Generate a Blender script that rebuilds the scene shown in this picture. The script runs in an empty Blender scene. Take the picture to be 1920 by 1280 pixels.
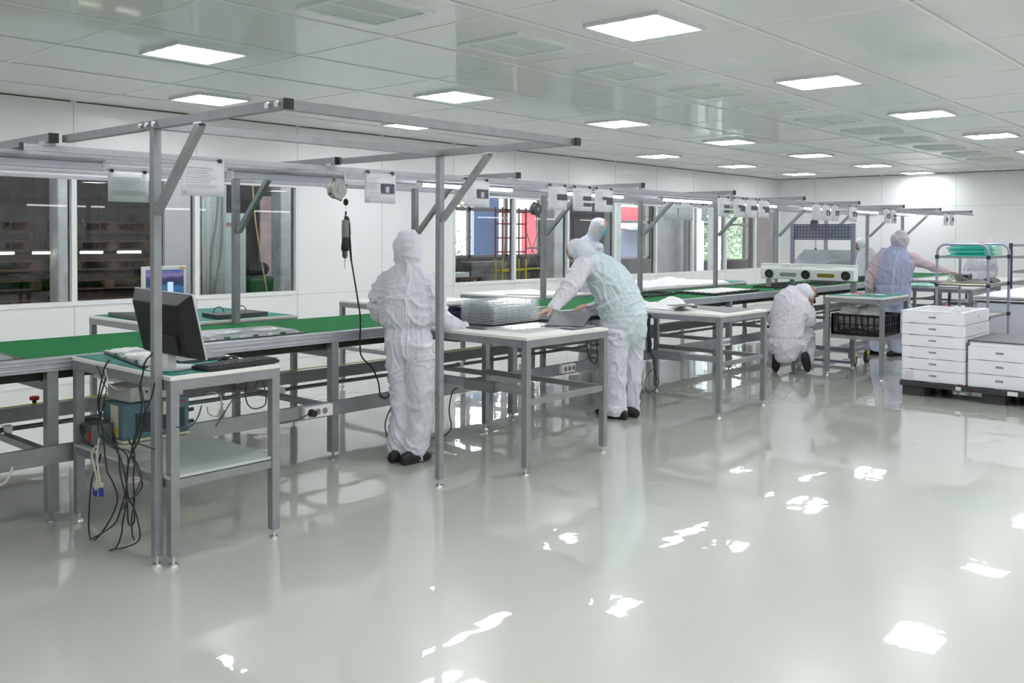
import bpy, bmesh, math, random
import numpy as np
from mathutils import Vector, Matrix, noise
from mathutils.bvhtree import BVHTree
random.seed(7)
S = bpy.context.scene
COL = S.collection
PI = math.pi
V = Vector

# ------------------------------------------------------------------ materials
MATS = {}
def mat(name, col=(.8, .8, .8), rough=.5, metal=0., emit=None, es=1., coat=0., bump=None, spec=.5, alpha=1., trans=0., var=None, sub=0.):
    if name in MATS: return MATS[name]
    m = bpy.data.materials.new(name); m.use_nodes = True
    nt = m.node_tree; b = nt.nodes['Principled BSDF']
    b.inputs['Base Color'].default_value = (*col, 1)
    b.inputs['Roughness'].default_value = rough
    b.inputs['Metallic'].default_value = metal
    b.inputs['Specular IOR Level'].default_value = spec
    b.inputs['Alpha'].default_value = alpha
    b.inputs['Transmission Weight'].default_value = trans
    if coat: b.inputs['Coat Weight'].default_value = coat; b.inputs['Coat Roughness'].default_value = .05
    if emit: b.inputs['Emission Color'].default_value = (*emit, 1); b.inputs['Emission Strength'].default_value = es
    tc = nt.nodes.new('ShaderNodeTexCoord')
    if var:                                   # var = (scale, amount): slight mottling of the surface colour
        n = nt.nodes.new('ShaderNodeTexNoise'); n.inputs['Scale'].default_value = var[0]; n.inputs['Detail'].default_value = 4
        mx = nt.nodes.new('ShaderNodeMix'); mx.data_type = 'RGBA'; mx.blend_type = 'MULTIPLY'
        rp = nt.nodes.new('ShaderNodeValToRGB')
        rp.color_ramp.elements[0].position = .35; rp.color_ramp.elements[1].position = .65
        k = 1 - var[1]; rp.color_ramp.elements[0].color = (k, k, k, 1); rp.color_ramp.elements[1].color = (1, 1, 1, 1)
        nt.links.new(tc.outputs['Object'], n.inputs['Vector']); nt.links.new(n.outputs['Fac'], rp.inputs['Fac'])
        mx.inputs[0].default_value = 1; mx.inputs[6].default_value = (*col, 1)
        nt.links.new(rp.outputs['Color'], mx.inputs[7]); nt.links.new(mx.outputs[2], b.inputs['Base Color'])
    if bump:                                  # bump = (scale, strength, distance)
        n = nt.nodes.new('ShaderNodeTexNoise'); n.inputs['Scale'].default_value = bump[0]; n.inputs['Detail'].default_value = 5
        bp = nt.nodes.new('ShaderNodeBump'); bp.inputs['Strength'].default_value = bump[1]; bp.inputs['Distance'].default_value = bump[2]
        nt.links.new(tc.outputs['Object'], n.inputs['Vector']); nt.links.new(n.outputs['Fac'], bp.inputs['Height'])
        nt.links.new(bp.outputs['Normal'], b.inputs['Normal'])
    MATS[name] = m
    return m

def nodes(m): return m.node_tree.nodes, m.node_tree.links, m.node_tree.nodes['Principled BSDF']

# brushed grey powder-coated steel
STEEL = mat('painted_steel', (.325, .33, .35), .42, .55, bump=(400, .12, .001), var=(14, .12))
STEEL_D = mat('painted_steel_dark', (.21, .215, .23), .5, .4, var=(14, .15))
ALU = mat('aluminium', (.50, .51, .56), .38, .7, var=(9, .1))
ZINC = mat('zinc_bolt', (.7, .72, .74), .25, .9)
BLACK = mat('black_plastic', (.014, .014, .016), .4)
BLACKM = mat('black_matt', (.03, .03, .033), .6, bump=(300, .1, .001))
DARK = mat('charcoal_panel', (.075, .08, .09), .35, .2)
RUBBER = mat('black_rubber', (.012, .012, .013), .55)
WHITE_P = mat('white_plastic', (.80, .80, .82), .4)
TOPW = mat('laminate_white', (.76, .76, .73), .35, var=(5, .05))
MATG = mat('green_table_mat', (.012, .20, .165), .55, var=(6, .12))
PAPER = mat('paper', (.80, .81, .86), .5)
INK = mat('print_ink', (.55, .56, .60), .7)
PHOTO = mat('print_photo', (.13, .125, .17), .7, var=(60, .5))
YEL = mat('yellow_green_wire', (.62, .62, .08), .5)
FOIL = mat('clear_film', (.85, .87, .88), .15, alpha=.55, bump=(40, .9, .02))
EPS = mat('white_foam', (.74, .74, .79), .65, bump=(250, .12, .002))

# ------------------------------------------------------------------ mesh builder
class MB:
    def __init__(s): s.v = []; s.f = []; s.smooth = []
    def add(s, vs, fs, sm=False):
        o = len(s.v); s.v += [tuple(p) for p in vs]; s.f += [tuple(i + o for i in f) for f in fs]; s.smooth += [sm] * len(fs); return s
    def box(s, c, d, M=None):
        c = V(c); hx, hy, hz = d[0] / 2, d[1] / 2, d[2] / 2
        vs = [V((x, y, z)) for x in (-hx, hx) for y in (-hy, hy) for z in (-hz, hz)]
        if M: vs = [M @ p for p in vs]
        return s.add([p + c for p in vs], [(0, 1, 3, 2), (4, 6, 7, 5), (0, 4, 5, 1), (2, 3, 7, 6), (0, 2, 6, 4), (1, 5, 7, 3)])
    def bb(s, x0, x1, y0, y1, z0, z1): return s.box(((x0 + x1) / 2, (y0 + y1) / 2, (z0 + z1) / 2), (abs(x1 - x0), abs(y1 - y0), abs(z1 - z0)))
    def bar(s, a, b, w, h=None, up=(0, 0, 1)):      # square tube from a to b
        a, b = V(a), V(b); h = h or w; d = (b - a); L = d.length; d.normalize()
        u = V(up)
        if abs(d.dot(u)) > .95: u = V((1, 0, 0))
        r = d.cross(u).normalized(); u = r.cross(d)
        vs = [p + r * (i * w / 2) + u * (j * h / 2) for p in (a, b) for i, j in ((-1, -1), (1, -1), (1, 1), (-1, 1))]
        return s.add(vs, [(3, 2, 1, 0), (4, 5, 6, 7), (0, 1, 5, 4), (1, 2, 6, 5), (2, 3, 7, 6), (3, 0, 4, 7)])
    def cyl(s, a, b, r, r2=None, n=14, cap=True):
        a, b = V(a), V(b); r2 = r if r2 is None else r2; d = (b - a).normalized()
        u = V((0, 0, 1)) if abs(d.z) < .9 else V((1, 0, 0)); x = d.cross(u).normalized(); y = d.cross(x)
        vs = []; 
        for p, q in ((a, r), (b, r2)):
            for k in range(n): t = 2 * PI * k / n; vs.append(p + x * math.cos(t) * q + y * math.sin(t) * q)
        s.add(vs, [(k, (k + 1) % n, n + (k + 1) % n, n + k) for k in range(n)], True)
        if cap: s.add(vs[:n], [tuple(range(n))[::-1]]); s.add(vs[n:], [tuple(range(n))])
        return s
    def tube(s, pts, r, n=8, closed=False):
        pts = [V(p) for p in pts]; N = len(pts); vs = []; prev = None
        for i, p in enumerate(pts):
            d = (pts[(i + 1) % N if closed else min(i + 1, N - 1)] - pts[(i - 1) % N if closed else max(i - 1, 0)]).normalized()
            if prev is None:
                u = V((0, 0, 1)) if abs(d.z) < .9 else V((1, 0, 0)); x = d.cross(u).normalized()
            else:
                x = (prev - d * prev.dot(d)).normalized()
            prev = x; y = d.cross(x)
            rr = r[i] if isinstance(r, (list, tuple)) else r
            for k in range(n): t = 2 * PI * k / n; vs.append(p + x * math.cos(t) * rr + y * math.sin(t) * rr)
        fs = [(i * n + k, i * n + (k + 1) % n, ((i + 1) % N) * n + (k + 1) % n, ((i + 1) % N) * n + k) for i in range(N if closed else N - 1) for k in range(n)]
        s.add(vs, fs, True)
        if not closed: s.add(vs[:n], [tuple(range(n))[::-1]]); s.add(vs[-n:], [tuple(range(n))])
        return s
    def lathe(s, c, prof, n=20):                     # prof: [(r, z)], axis z
        vs = [V(c) + V((r * math.cos(2 * PI * k / n), r * math.sin(2 * PI * k / n), z)) for r, z in prof for k in range(n)]
        fs = [(i * n + k, i * n + (k + 1) % n, (i + 1) * n + (k + 1) % n, (i + 1) * n + k) for i in range(len(prof) - 1) for k in range(n)]
        return s.add(vs, fs, True)
    def ell(s, c, r, n=16, m=10, M=None):
        vs = []; 
        for j in range(m + 1):
            ph = PI * j / m
            for k in range(n):
                t = 2 * PI * k / n; p = V((r[0] * math.sin(ph) * math.cos(t), r[1] * math.sin(ph) * math.sin(t), r[2] * math.cos(ph)))
                vs.append(V(c) + (M @ p if M else p))
        return s.add(vs, [(j * n + k, (j + 1) * n + k, (j + 1) * n + (k + 1) % n, j * n + (k + 1) % n) for j in range(m) for k in range(n)], True)
    def prism(s, poly, z0, z1):                      # poly [(x,y)] ccw
        n = len(poly); s.add([(x, y, z0) for x, y in poly] + [(x, y, z1) for x, y in poly],
              [tuple(range(n))[::-1], tuple(range(n, 2 * n))] + [(k, (k + 1) % n, n + (k + 1) % n, n + k) for k in range(n)]); return s
    def rbox(s, x0, x1, y0, y1, z0, z1, r=.01, n=4): # rounded vertical corners
        poly = []
        for cx, cy, a in ((x1 - r, y1 - r, 0), (x0 + r, y1 - r, 90), (x0 + r, y0 + r, 180), (x1 - r, y0 + r, 270)):
            for k in range(n + 1): t = math.radians(a + 90 * k / n); poly.append((cx + r * math.cos(t), cy + r * math.sin(t)))
        return s.prism(poly, z0, z1)
    def build(s, name, m, parent=None, bev=0., weld=False):
        me = bpy.data.meshes.new(name); me.from_pydata([tuple(p) for p in s.v], [], s.f)
        me.polygons.foreach_set('use_smooth', s.smooth); me.update()
        bm = bmesh.new(); bm.from_mesh(me)
        if weld: bmesh.ops.remove_doubles(bm, verts=bm.verts, dist=1e-5)
        bmesh.ops.recalc_face_normals(bm, faces=bm.faces); bm.to_mesh(me); bm.free()
        me.materials.append(m)
        o = bpy.data.objects.new(name, me); COL.objects.link(o)
        if parent:
            o.parent = parent; o.matrix_parent_inverse = Matrix.Identity(4)
            # parent empties may sit at a base point: move the mesh data into that local space
            W = WORLD.get(parent.name)
            if W is not None: me.transform(W.inverted()); WORLD[o.name] = W
        if bev:
            b = o.modifiers.new('bevel', 'BEVEL'); b.width = bev; b.segments = 2; b.limit_method = 'ANGLE'; b.harden_normals = False
        return o

WORLD = {}
def tag(o, label, cat, group=None):
    o['label'] = label; o['category'] = cat
    if group: o['group'] = group
    return o
def thing(name, label, cat, loc=(0, 0, 0), group=None):
    o = bpy.data.objects.new(name, None); COL.objects.link(o); o.location = loc; o.empty_display_size = .1
    WORLD[o.name] = Matrix.Translation(V(loc))
    return tag(o, label, cat, group)
def structure(name, mb, m, **k):
    o = mb.build(name, m, **k); o['kind'] = 'structure'; return o
def copy_tree(o, dx, label=None, group=None):
    r = o.copy(); COL.objects.link(r); r.location = V(o.location) + V(dx)
    WORLD[r.name] = Matrix.Translation(r.location)
    if label: r['label'] = label
    if group: r['group'] = group
    def rec(a, b):
        for ch in list(a.children):
            c = ch.copy(); COL.objects.link(c); c.parent = b; rec(ch, c)
    rec(o, r)
    return r
def spline(pts, k=6):
    P = [V(p) for p in pts]; P = [P[0] * 2 - P[1]] + P + [P[-1] * 2 - P[-2]]; out = []
    for i in range(1, len(P) - 2):
        a, b, c, d = P[i - 1:i + 3]
        for j in range(k):
            t = j / k
            out.append(.5 * ((2 * b) + (c - a) * t + (2 * a - 5 * b + 4 * c - d) * t * t + (3 * b - a - 3 * c + d) * t ** 3))
    out.append(P[-2]); return out
ORD = ['first', 'second', 'third', 'fourth', 'fifth', 'sixth', 'seventh', 'eighth', 'ninth', 'tenth', 'eleventh', 'twelfth']


# ================================================================== THE ROOM
ZC, YW, XB = 3.077, 10.2, 21.54
SX = [4.305 + 1.4516 * k for k in range(-6, 12)]
m_wall = mat('wall_panel', (.83, .835, .85), .45, coat=.1, bump=(1.2, .04, .02))
m_trim = mat('wall_trim', (.84, .85, .86), .4)
m_gap = mat('dark_joint', (.05, .055, .03), .7)
m_seam = mat('panel_seam', (.50, .52, .54), .6)
# floor: poured pale grey-green epoxy, mirror gloss with a slow ripple
m_floor = mat('epoxy_floor', (.58, .605, .56), .05, spec=.6)
N, L, B = nodes(m_floor)
tc = N.new('ShaderNodeTexCoord'); n1 = N.new('ShaderNodeTexNoise'); n1.inputs['Scale'].default_value = .45; n1.inputs['Detail'].default_value = 3
rp = N.new('ShaderNodeValToRGB'); rp.color_ramp.elements[0].color = (.505, .515, .465, 1); rp.color_ramp.elements[1].color = (.57, .58, .53, 1)
L.new(tc.outputs['Object'], n1.inputs['Vector']); L.new(n1.outputs['Fac'], rp.inputs['Fac']); L.new(rp.outputs['Color'], B.inputs['Base Color'])
n2 = N.new('ShaderNodeTexNoise'); n2.inputs['Scale'].default_value = 3.2; n2.inputs['Detail'].default_value = 2; n2.inputs['Roughness'].default_value = .45
bp = N.new('ShaderNodeBump'); bp.inputs['Strength'].default_value = .075; bp.inputs['Distance'].default_value = .02
L.new(tc.outputs['Object'], n2.inputs['Vector']); L.new(n2.outputs['Fac'], bp.inputs['Height']); L.new(bp.outputs['Normal'], B.inputs['Normal'])
B.inputs['IOR'].default_value = 1.5; B.inputs['Roughness'].default_value = .24; B.inputs['Coat Weight'].default_value = 1; B.inputs['Coat Roughness'].default_value = .015; B.inputs['Coat IOR'].default_value = 1.6; L.new(bp.outputs['Normal'], B.inputs['Coat Normal'])
# ceiling
m_ceil = mat('ceiling_panel', (.88, .89, .885), .3, coat=.35, bump=(.8, .05, .03))
m_grid = mat('ceiling_grid', (.90, .91, .91), .35)

mb = MB(); mb.bb(-5, XB + .1, -7, YW + .1, -.12, 0); structure('floor', mb, m_floor)
mb = MB(); mb.bb(-5, XB + .1, -7, YW + .1, ZC, ZC + .12); structure('ceiling', mb, m_ceil)
mb = MB()
xs = [5.886 + 1.455 * k for k in range(-7, 11)]; ys = [9.402 - 1.066 * k for k in range(16)]
for x in xs: mb.bb(x - .011, x + .011, -7, YW, ZC - .004, ZC + .001)
for y in ys: mb.bb(-5, XB, y - .015, y + .015, ZC - .007, ZC + .001)
structure('trim_ceiling_grid', mb, m_grid)
mb = MB()
for x in xs:
    mb.bb(x + .011, x + .017, -7, YW, ZC - .0015, ZC + .001)
for y in ys: mb.bb(-5, XB, y - .022, y - .015, ZC - .0015, ZC + .001)
structure('trim_ceiling_joint', mb, m_seam)

W1 = (-1.2, 7.19); W2 = (10.14, 21.44); ZS, ZT = .885, 2.27
mb = MB()
mb.bb(-5, XB, YW, YW + .1, 0, ZS); mb.bb(-5, XB, YW, YW + .1, ZT, ZC)
mb.bb(-5, W1[0], YW, YW + .1, ZS, ZT); mb.bb(W1[1], W2[0], YW, YW + .1, ZS, ZT); mb.bb(W2[1], XB, YW, YW + .1, ZS, ZT)
structure('wall_left', mb, m_wall)
mb = MB(); mb.bb(XB, XB + .1, -7, YW + .1, 0, ZC); structure('wall_back', mb, m_wall)
mb = MB(); mb.bb(-5, XB, -7.1, -7, 0, ZC); structure('wall_right', mb, m_wall)
mb = MB(); mb.bb(-5.1, -5, -7.1, YW + .1, 0, ZC); structure('wall_front', mb, m_wall)
# seams, cover strips and the shadow gap under the ceiling
mb = MB()
for x in SX:
    for a, b in ((0, ZS - .04), (ZT + .03, ZC)) if (W1[0] < x < W1[1] - .1 or W2[0] + .1 < x < W2[1]) else ((0, ZC),):
        mb.bb(x - .004, x + .004, YW - .0015, YW + .001, a, b)
for x in (): pass
mb.bb(W1[1], W2[0], YW - .0015, YW + .001, .842, .848); mb.bb(-5, XB, YW - .0015, YW + .001, 2.40, 2.404)
by = [YW - .897 - 1.609 * k for k in range(9)]
for y in by: mb.bb(XB - .0015, XB + .001, y - .004, y + .004, 0, ZC)
mb.bb(XB - .0015, XB + .001, -7, YW, 2.337, 2.343)
structure('trim_wall_seam', mb, m_seam)
mb = MB(); e = [-5] + SX + [XB]
for a, b in zip(e, e[1:]): mb.bb(a + .03, b - .03, YW - .003, YW + .001, ZC - .013, ZC - .001)
e = [YW] + by + [-7]
for a, b in zip(e, e[1:]): mb.bb(XB - .003, XB + .001, a - .03, b + .03, ZC - .013, ZC - .001)
structure('trim_ceiling_gap', mb, m_gap)
mb = MB(); mb.bb(-5, XB, YW - .012, YW, .0, .012); mb.bb(XB - .012, XB, -7, YW, 0, .012); structure('baseboard_left', mb, mat('baseboard', (.62, .63, .60), .5))

# windows: white frame, mullion at each seam, clear glass that mirrors the room
m_glass = bpy.data.materials.new('window_glass'); m_glass.use_nodes = True
N, L = m_glass.node_tree.nodes, m_glass.node_tree.links
N.remove(N['Principled BSDF']); t = N.new('ShaderNodeBsdfTransparent'); g = N.new('ShaderNodeBsdfGlossy'); x = N.new('ShaderNodeMixShader'); fr = N.new('ShaderNodeFresnel')
t.inputs['Color'].default_value = (.93, .95, .94, 1); g.inputs['Roughness'].default_value = .0; fr.inputs['IOR'].default_value = 1.75
L.new(fr.outputs[0], x.inputs[0]); L.new(t.outputs[0], x.inputs[1]); L.new(g.outputs[0], x.inputs[2]); L.new(x.outputs[0], N['Material Output'].inputs[0])
def window(n, x0, x1):
    mb = MB(); w = .035
    mb.bb(x0, x1, YW - .012, YW + .11, ZS - .035, ZS + .012); mb.bb(x0, x1, YW - .006, YW + .11, ZT - .012, ZT + .02)
    mb.bb(x0 - .012, x0 + .012, YW - .006, YW + .11, ZS, ZT); mb.bb(x1 - .012, x1 + .012, YW - .006, YW + .11, ZS, ZT)
    for x in SX:
        if x0 + .2 < x < x1 - .1: mb.bb(x - .028, x + .028, YW - .008, YW + .1, ZS, ZT)
    f = structure('window_%d' % n, mb, m_trim)
    g = MB(); g.bb(x0 + .012, x1 - .012, YW + .05, YW + .05, ZS, ZT)
    g = MB(); g.add([(x0, YW + .05, ZS), (x1, YW + .05, ZS), (x1, YW + .05, ZT), (x0, YW + .05, ZT)], [(0, 1, 2, 3)])
    o = g.build('pane', m_glass, f)
window(1, *W1); window(2, *W2)

# ------------------------------------------------------------------ recessed ceiling lights
m_lamp = mat('lamp_diffuser', (.9, .9, .9), .5, emit=(.955, .98, 1), es=15)
N, L, B = nodes(m_lamp)
tc = N.new('ShaderNodeTexCoord'); wv = N.new('ShaderNodeTexWave'); wv.bands_direction = 'Y'; wv.wave_profile = 'SIN'
wv.inputs['Scale'].default_value = 2.205
mr = N.new('ShaderNodeMapRange'); mr.inputs['To Min'].default_value = -4; mr.clamp = False; mr.inputs['To Max'].default_value = 34
L.new(tc.outputs['Object'], wv.inputs['Vector']); L.new(wv.outputs['Fac'], mr.inputs['Value']); mx = N.new('ShaderNodeMath'); mx.operation = 'MAXIMUM'; mx.inputs[1].default_value = .8
L.new(mr.outputs['Result'], mx.inputs[0]); L.new(mx.outputs[0], B.inputs['Emission Strength'])
m_lframe = mat('lamp_frame', (.78, .78, .84), .4)
t0 = thing('ceiling_light', '', 'ceiling light', (0, 0, ZC))
mb = MB()
for s in (-1, 1):
    mb.box((s * .293, 0, ZC - .014), (.016, .6, .028)); mb.box((0, s * .293, ZC - .014), (.57, .016, .028))
mb.build('frame', m_lframe, t0)
MB().box((0, 0, ZC - .014), (.57, .57, .012)).build('diffuser', m_lamp, t0)
first = True
def lamp(x, y, label, group):
    global first
    if first: o = t0; o.location = (x, y, ZC); o['label'] = label; o['group'] = group; first = False
    else: o = copy_tree(t0, V((x, y, ZC)) - V(t0.location), label, group)
G = 'square lit panels in the ceiling'
near = 'square glowing ceiling light in the %s row from the left wall, %s from the camera'
for k in range(6): lamp(5.158 + 2.909 * k, 8.869, near % ('first', ORD[k]), G)
for k in range(7): lamp(min(3.778 + 2.909 * k, 20.95), 6.733, near % ('second', ORD[k]), G)
for k in range(6): lamp(5.32 + 2.909 * k, 3.52, near % ('third', ORD[k]), G)
G2 = 'ceiling lights over the near part of the room'
for y in (1.3, -1.5, -4.6):
    for k in range(-2, 5): lamp(5.32 + 2.909 * k if y != -1.5 else 3.8 + 2.909 * k, y, 'square glowing ceiling light above the open floor outside the picture', G2)
for k in (1, 2): lamp(5.32 - 2.909 * k, 3.52, 'square glowing ceiling light above the open floor outside the picture', G2)
for k in (1, 2): lamp(3.778 - 2.909 * k, 6.733, 'square glowing ceiling light above the open floor outside the picture', G2)
for k in (1, 2): lamp(5.158 - 2.909 * k, 8.869, 'square glowing ceiling light above the open floor outside the picture', G2)

# ------------------------------------------------------------------ air vents in the ceiling
m_vent = mat('vent_white', (.86, .88, .88), .4)
m_vdark = mat('vent_dark', (.10, .12, .12), .7)
v0 = thing('ceiling_vent', '', 'air vent', (0, 0, ZC))
mb = MB()
for s in (-1, 1):
    mb.box((s * .30, 0, ZC - .011), (.05, .6, .022)); mb.box((0, s * .275, ZC - .011), (.55, .05, .022))
mb.box((0, 0, ZC - .011), (.55, .03, .022)); mb.build('frame', m_vent, v0)
MB().box((0, 0, ZC - .002), (.55, .5, .004)).build('backing', m_vdark, v0)
for s in (-1, 1):
    mb = MB(); c = 0
    for k in range(14):
        mb.box((-.255 + k * .0392, s * .132, ZC - .012), (.022, .232, .003), Matrix.Rotation(.55, 3, 'Y'))
    mb.build('louvre', m_vent, v0)
for k in range(11):
    lab = 'flat white louvred air vent flush in the ceiling, %s of its row from the camera' % ORD[k]
    x = 5.236 + 1.455 * (k - 1)
    if k == 0: v0.location = (x, 4.61, ZC); v0['label'] = lab; v0['group'] = 'air vents in the ceiling'
    else: copy_tree(v0, (1.455 * k, 0, 0), lab, 'air vents in the ceiling')

# ================================================================== WAREHOUSE BEHIND THE GLASS
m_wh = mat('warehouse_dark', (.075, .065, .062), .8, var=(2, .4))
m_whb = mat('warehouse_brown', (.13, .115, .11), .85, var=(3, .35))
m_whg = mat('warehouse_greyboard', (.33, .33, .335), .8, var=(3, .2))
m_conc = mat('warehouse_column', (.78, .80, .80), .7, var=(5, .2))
YO = 15.0
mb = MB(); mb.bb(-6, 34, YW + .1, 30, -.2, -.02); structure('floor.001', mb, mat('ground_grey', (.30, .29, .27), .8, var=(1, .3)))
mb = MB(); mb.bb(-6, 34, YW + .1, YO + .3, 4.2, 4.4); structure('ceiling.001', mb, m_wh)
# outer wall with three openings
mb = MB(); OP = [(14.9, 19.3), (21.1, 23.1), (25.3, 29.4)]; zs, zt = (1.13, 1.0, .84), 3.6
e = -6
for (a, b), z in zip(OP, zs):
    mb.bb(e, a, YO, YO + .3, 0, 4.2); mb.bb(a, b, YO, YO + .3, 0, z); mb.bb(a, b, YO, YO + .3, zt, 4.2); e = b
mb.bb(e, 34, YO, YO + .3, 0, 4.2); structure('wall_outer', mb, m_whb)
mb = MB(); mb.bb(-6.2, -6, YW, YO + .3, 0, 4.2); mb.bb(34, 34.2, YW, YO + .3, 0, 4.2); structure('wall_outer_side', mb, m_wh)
m_wf = mat('old_window_frame', (.27, .25, .24), .7)
for n, ((a, b), z) in enumerate(zip(OP, zs)):
    mb = MB(); zz = 1.95 if n != 0 else 2.15
    mb.bb(a, b, YO + .05, YO + .12, z, z + .06); mb.bb(a, b, YO + .05, YO + .12, zz + .08, zz + .16)
    for x in ([a + .05, 15.45, 16.75, 18.0, b - .05] if n == 0 else [a + .05, b - .05] if n == 1 else [a + .05, 26.95, 27.05, 27.15, 27.25, b - .05]): mb.bb(x - .05, x + .05, YO + .05, YO + .12, z, zt)
    structure('window_%d' % (n + 3), mb, m_wf)
# free-standing columns and wall boards
for (x0, x1, y, m, lab, cat) in [
    (5.07, 5.25, 12.5, m_conc, 'pale concrete post behind the leftmost glass, beside its window bar', 'post'),
    (8.52, 8.76, 12.5, m_conc, 'pale concrete column behind the glass at the right edge of the left window', 'column'),
    (15.47, 15.82, 12.5, m_conc, 'grey column behind the right window, left of the masked worker', 'column'),
    (18.65, 19.0, 13.2, m_conc, 'grey column behind the glass, just right of the masked worker', 'column'),
    (21.3, 21.7, 12.4, m_conc, 'pale column behind the glass, left of the window full of leaves', 'column'),
    (23.1, 23.35, 12.8, m_conc, 'slim grey column between the two leafy panes', 'column')]:
    t = tag(MB().rbox(x0, x1, y, y + .3, 0, 4.2, .03).build('concrete_column', m), lab, cat)
tag(MB().bb(6.45, 7.0, 12.3, 12.36, 0, 4.0).build('wall_board', mat('board_pinkish', (.80, .76, .77), .7, var=(2, .1))), 'pinkish grey board standing behind the glass, above the bright screen', 'board')
tag(MB().bb(20.3, 21.62, 13.0, 13.1, 0, 4.0).build('wall_board', m_whg), 'wide plain grey board behind the glass, right of the red view', 'board')
tag(MB().bb(17.8, 19.65, 13.9, 14.0, -.02, 4.2).build('wall_board', mat('board_brown', (.115, .10, .10), .8, var=(3, .3))), 'dark brown panel behind the glass, behind the masked worker', 'board')
tag(MB().bb(26.15, 29, 13.3, 13.4, 0, 4.0).build('wall_board', mat('board_rust', (.10, .08, .075), .8, var=(1.5, .4))), 'brown board behind the glass at the far end of the right window', 'board')
tag(MB().bb(9.5, 10.5, 14.6, 14.65, .3, 2.35).build('loading_door', mat('door_pink', (.80, .60, .60), .7, var=(4, .3))), 'faded pink door panel behind the glass, above the green bin', 'door')
tag(MB().bb(14.75, 15.95, 14.3, 14.7, -.02, 1.05).build('concrete_block', mat('block_grey', (.25, .235, .22), .9, bump=(20, .6, .02), var=(6, .3))), 'low rough grey concrete block behind the glass, behind the scaffold', 'block')
# cabinet, hanging plastic curtain, bin
t = thing('electrical_cabinet', 'pale green cabinet with small red numbers behind the glass', 'cabinet', (7.6, 12.7, 0))
m_cab = mat('cabinet_green', (.74, .84, .80), .5)
MB().rbox(7.43, 7.95, 12.6, 12.9, .2, 1.97, .02).build('body', m_cab, t); MB().bb(7.46, 7.92, 12.585, 12.6, .25, 1.9).build('door', m_cab, t)
tx = bpy.data.curves.new('number', 'FONT'); tx.body = '60903'; tx.size = .09; tx.extrude = .002; tx.materials.append(mat('red_number', (.55, .06, .05), .6))
tmp = bpy.data.objects.new('tmp', tx); COL.objects.link(tmp); bpy.context.view_layer.update(); me_ = bpy.data.meshes.new_from_object(tmp.evaluated_get(bpy.context.evaluated_depsgraph_get())); bpy.data.objects.remove(tmp); o = bpy.data.objects.new('number', me_); COL.objects.link(o); o.rotation_euler = (PI / 2, 0, 0); o.location = (7.52 - 7.6, 12.58 - 12.7, 1.76); o.parent = t
m_film = mat('plastic_curtain', (.80, .86, .82), .35, bump=(6, .8, .05))
mb = MB(); vs = []; nx = 24
for j, z in enumerate((.3, 1.0, 1.8, 3.2)):
    for i in range(nx + 1): vs.append((7.06 + .36 * i / nx, 12.35 + .035 * math.sin(i * 1.7 + j * .6) + .02 * math.sin(i * .7), z))
mb.add(vs, [(j * (nx + 1) + i, j * (nx + 1) + i + 1, (j + 1) * (nx + 1) + i + 1, (j + 1) * (nx + 1) + i) for j in range(3) for i in range(nx)], True)
o = mb.build('plastic_curtain', m_film); o.modifiers.new('s', 'SOLIDIFY').thickness = .01
tag(o, 'pale green plastic sheet hanging in folds behind the glass, left of the cabinet', 'curtain')
for q, lab in ((0, 'thick grey cable looping down the plastic sheet behind the glass, left one'), (1, 'thick grey cable hanging down the plastic sheet behind the glass, right one')):
    tag(MB().tube(spline([(7.28 + q * .05, 12.26, 3.), (7.25 + q * .08, 12.26, 2.), (7.16 + q * .15, 12.26, 1.4), (7.14 + q * .08, 12.26, .9), (7.13 + q * .04, 12.26, .4)]), .014).build('cable', mat('cable_grey', (.30, .32, .31), .6)), lab, 'cable')
t = thing('waste_bin', 'large dark green bin with black bags behind the glass', 'bin', (8.35, 13, .3))
mb = MB(); mb.add([(8.17, 12.8, .3), (8.52, 12.8, .3), (8.52, 13.2, .3), (8.17, 13.2, .3), (8.1, 12.7, .96), (8.62, 12.7, .96), (8.62, 13.3, .96), (8.1, 13.3, .96)], [(0, 1, 5, 4), (1, 2, 6, 5), (2, 3, 7, 6), (3, 0, 4, 7), (3, 2, 1, 0)])
mb.build('tub', mat('bin_green', (.01, .16, .035), .45), t)
tag(MB().ell((8.36, 13, 1.08), (.24, .2, .14)).build('rubbish_bag', mat('bag_black', (.02, .02, .022), .4, bump=(9, 1, .08))), 'shiny black rubbish bag standing in the green bin', 'bag')
tag(MB().tube(spline([(7.92, 12.4, 2.6), (7.98, 12.4, 1.9), (8.1, 12.4, 1.2), (8.22, 12.4, .6)]), .012).build('rope', mat('rope_yellow', (.65, .55, .25), .7)), 'thin yellow rope hanging behind the glass in front of the green bin', 'rope')
# racks of wooden pallets in the dark on the left
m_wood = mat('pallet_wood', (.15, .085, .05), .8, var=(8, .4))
p0 = MB()
for k in range(5): p0.bb(-.4 + k * .18, -.28 + k * .18, -.6, .6, .122, .144)
for x in (-.34, .02, .36): p0.bb(x - .05, x + .05, -.6, .6, 0, .022)
for x in (-.34, .02, .36):
    for y in (-.53, 0, .53): p0.bb(x - .05, x + .05, y - .07, y + .07, .022, .1)
for y in (-.53, 0, .53): p0.bb(-.4, .44, y - .05, y + .05, .1, .122)
pal = p0.build('wooden_pallet', m_wood); pn = 0
for ix, (x, y) in enumerate([(3.3, 13.4), (4.5, 13.6), (6.0, 13.3), (7.1, 13.9)]):
    for k in range(7):
        o = pal if pn == 0 else pal.copy()
        if pn: COL.objects.link(o)
        o.location = (x + random.uniform(-.05, .05), y, .05 + k * .27); o.rotation_euler = (0, 0, random.uniform(-.08, .08) + PI / 2)
        tag(o, 'wooden pallet in the %s dark stack behind the left window, %s from the floor' % (ORD[ix], ORD[k]), 'pallet', 'wooden pallets behind the left window'); pn += 1
        if k < 6: 
            pass
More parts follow.
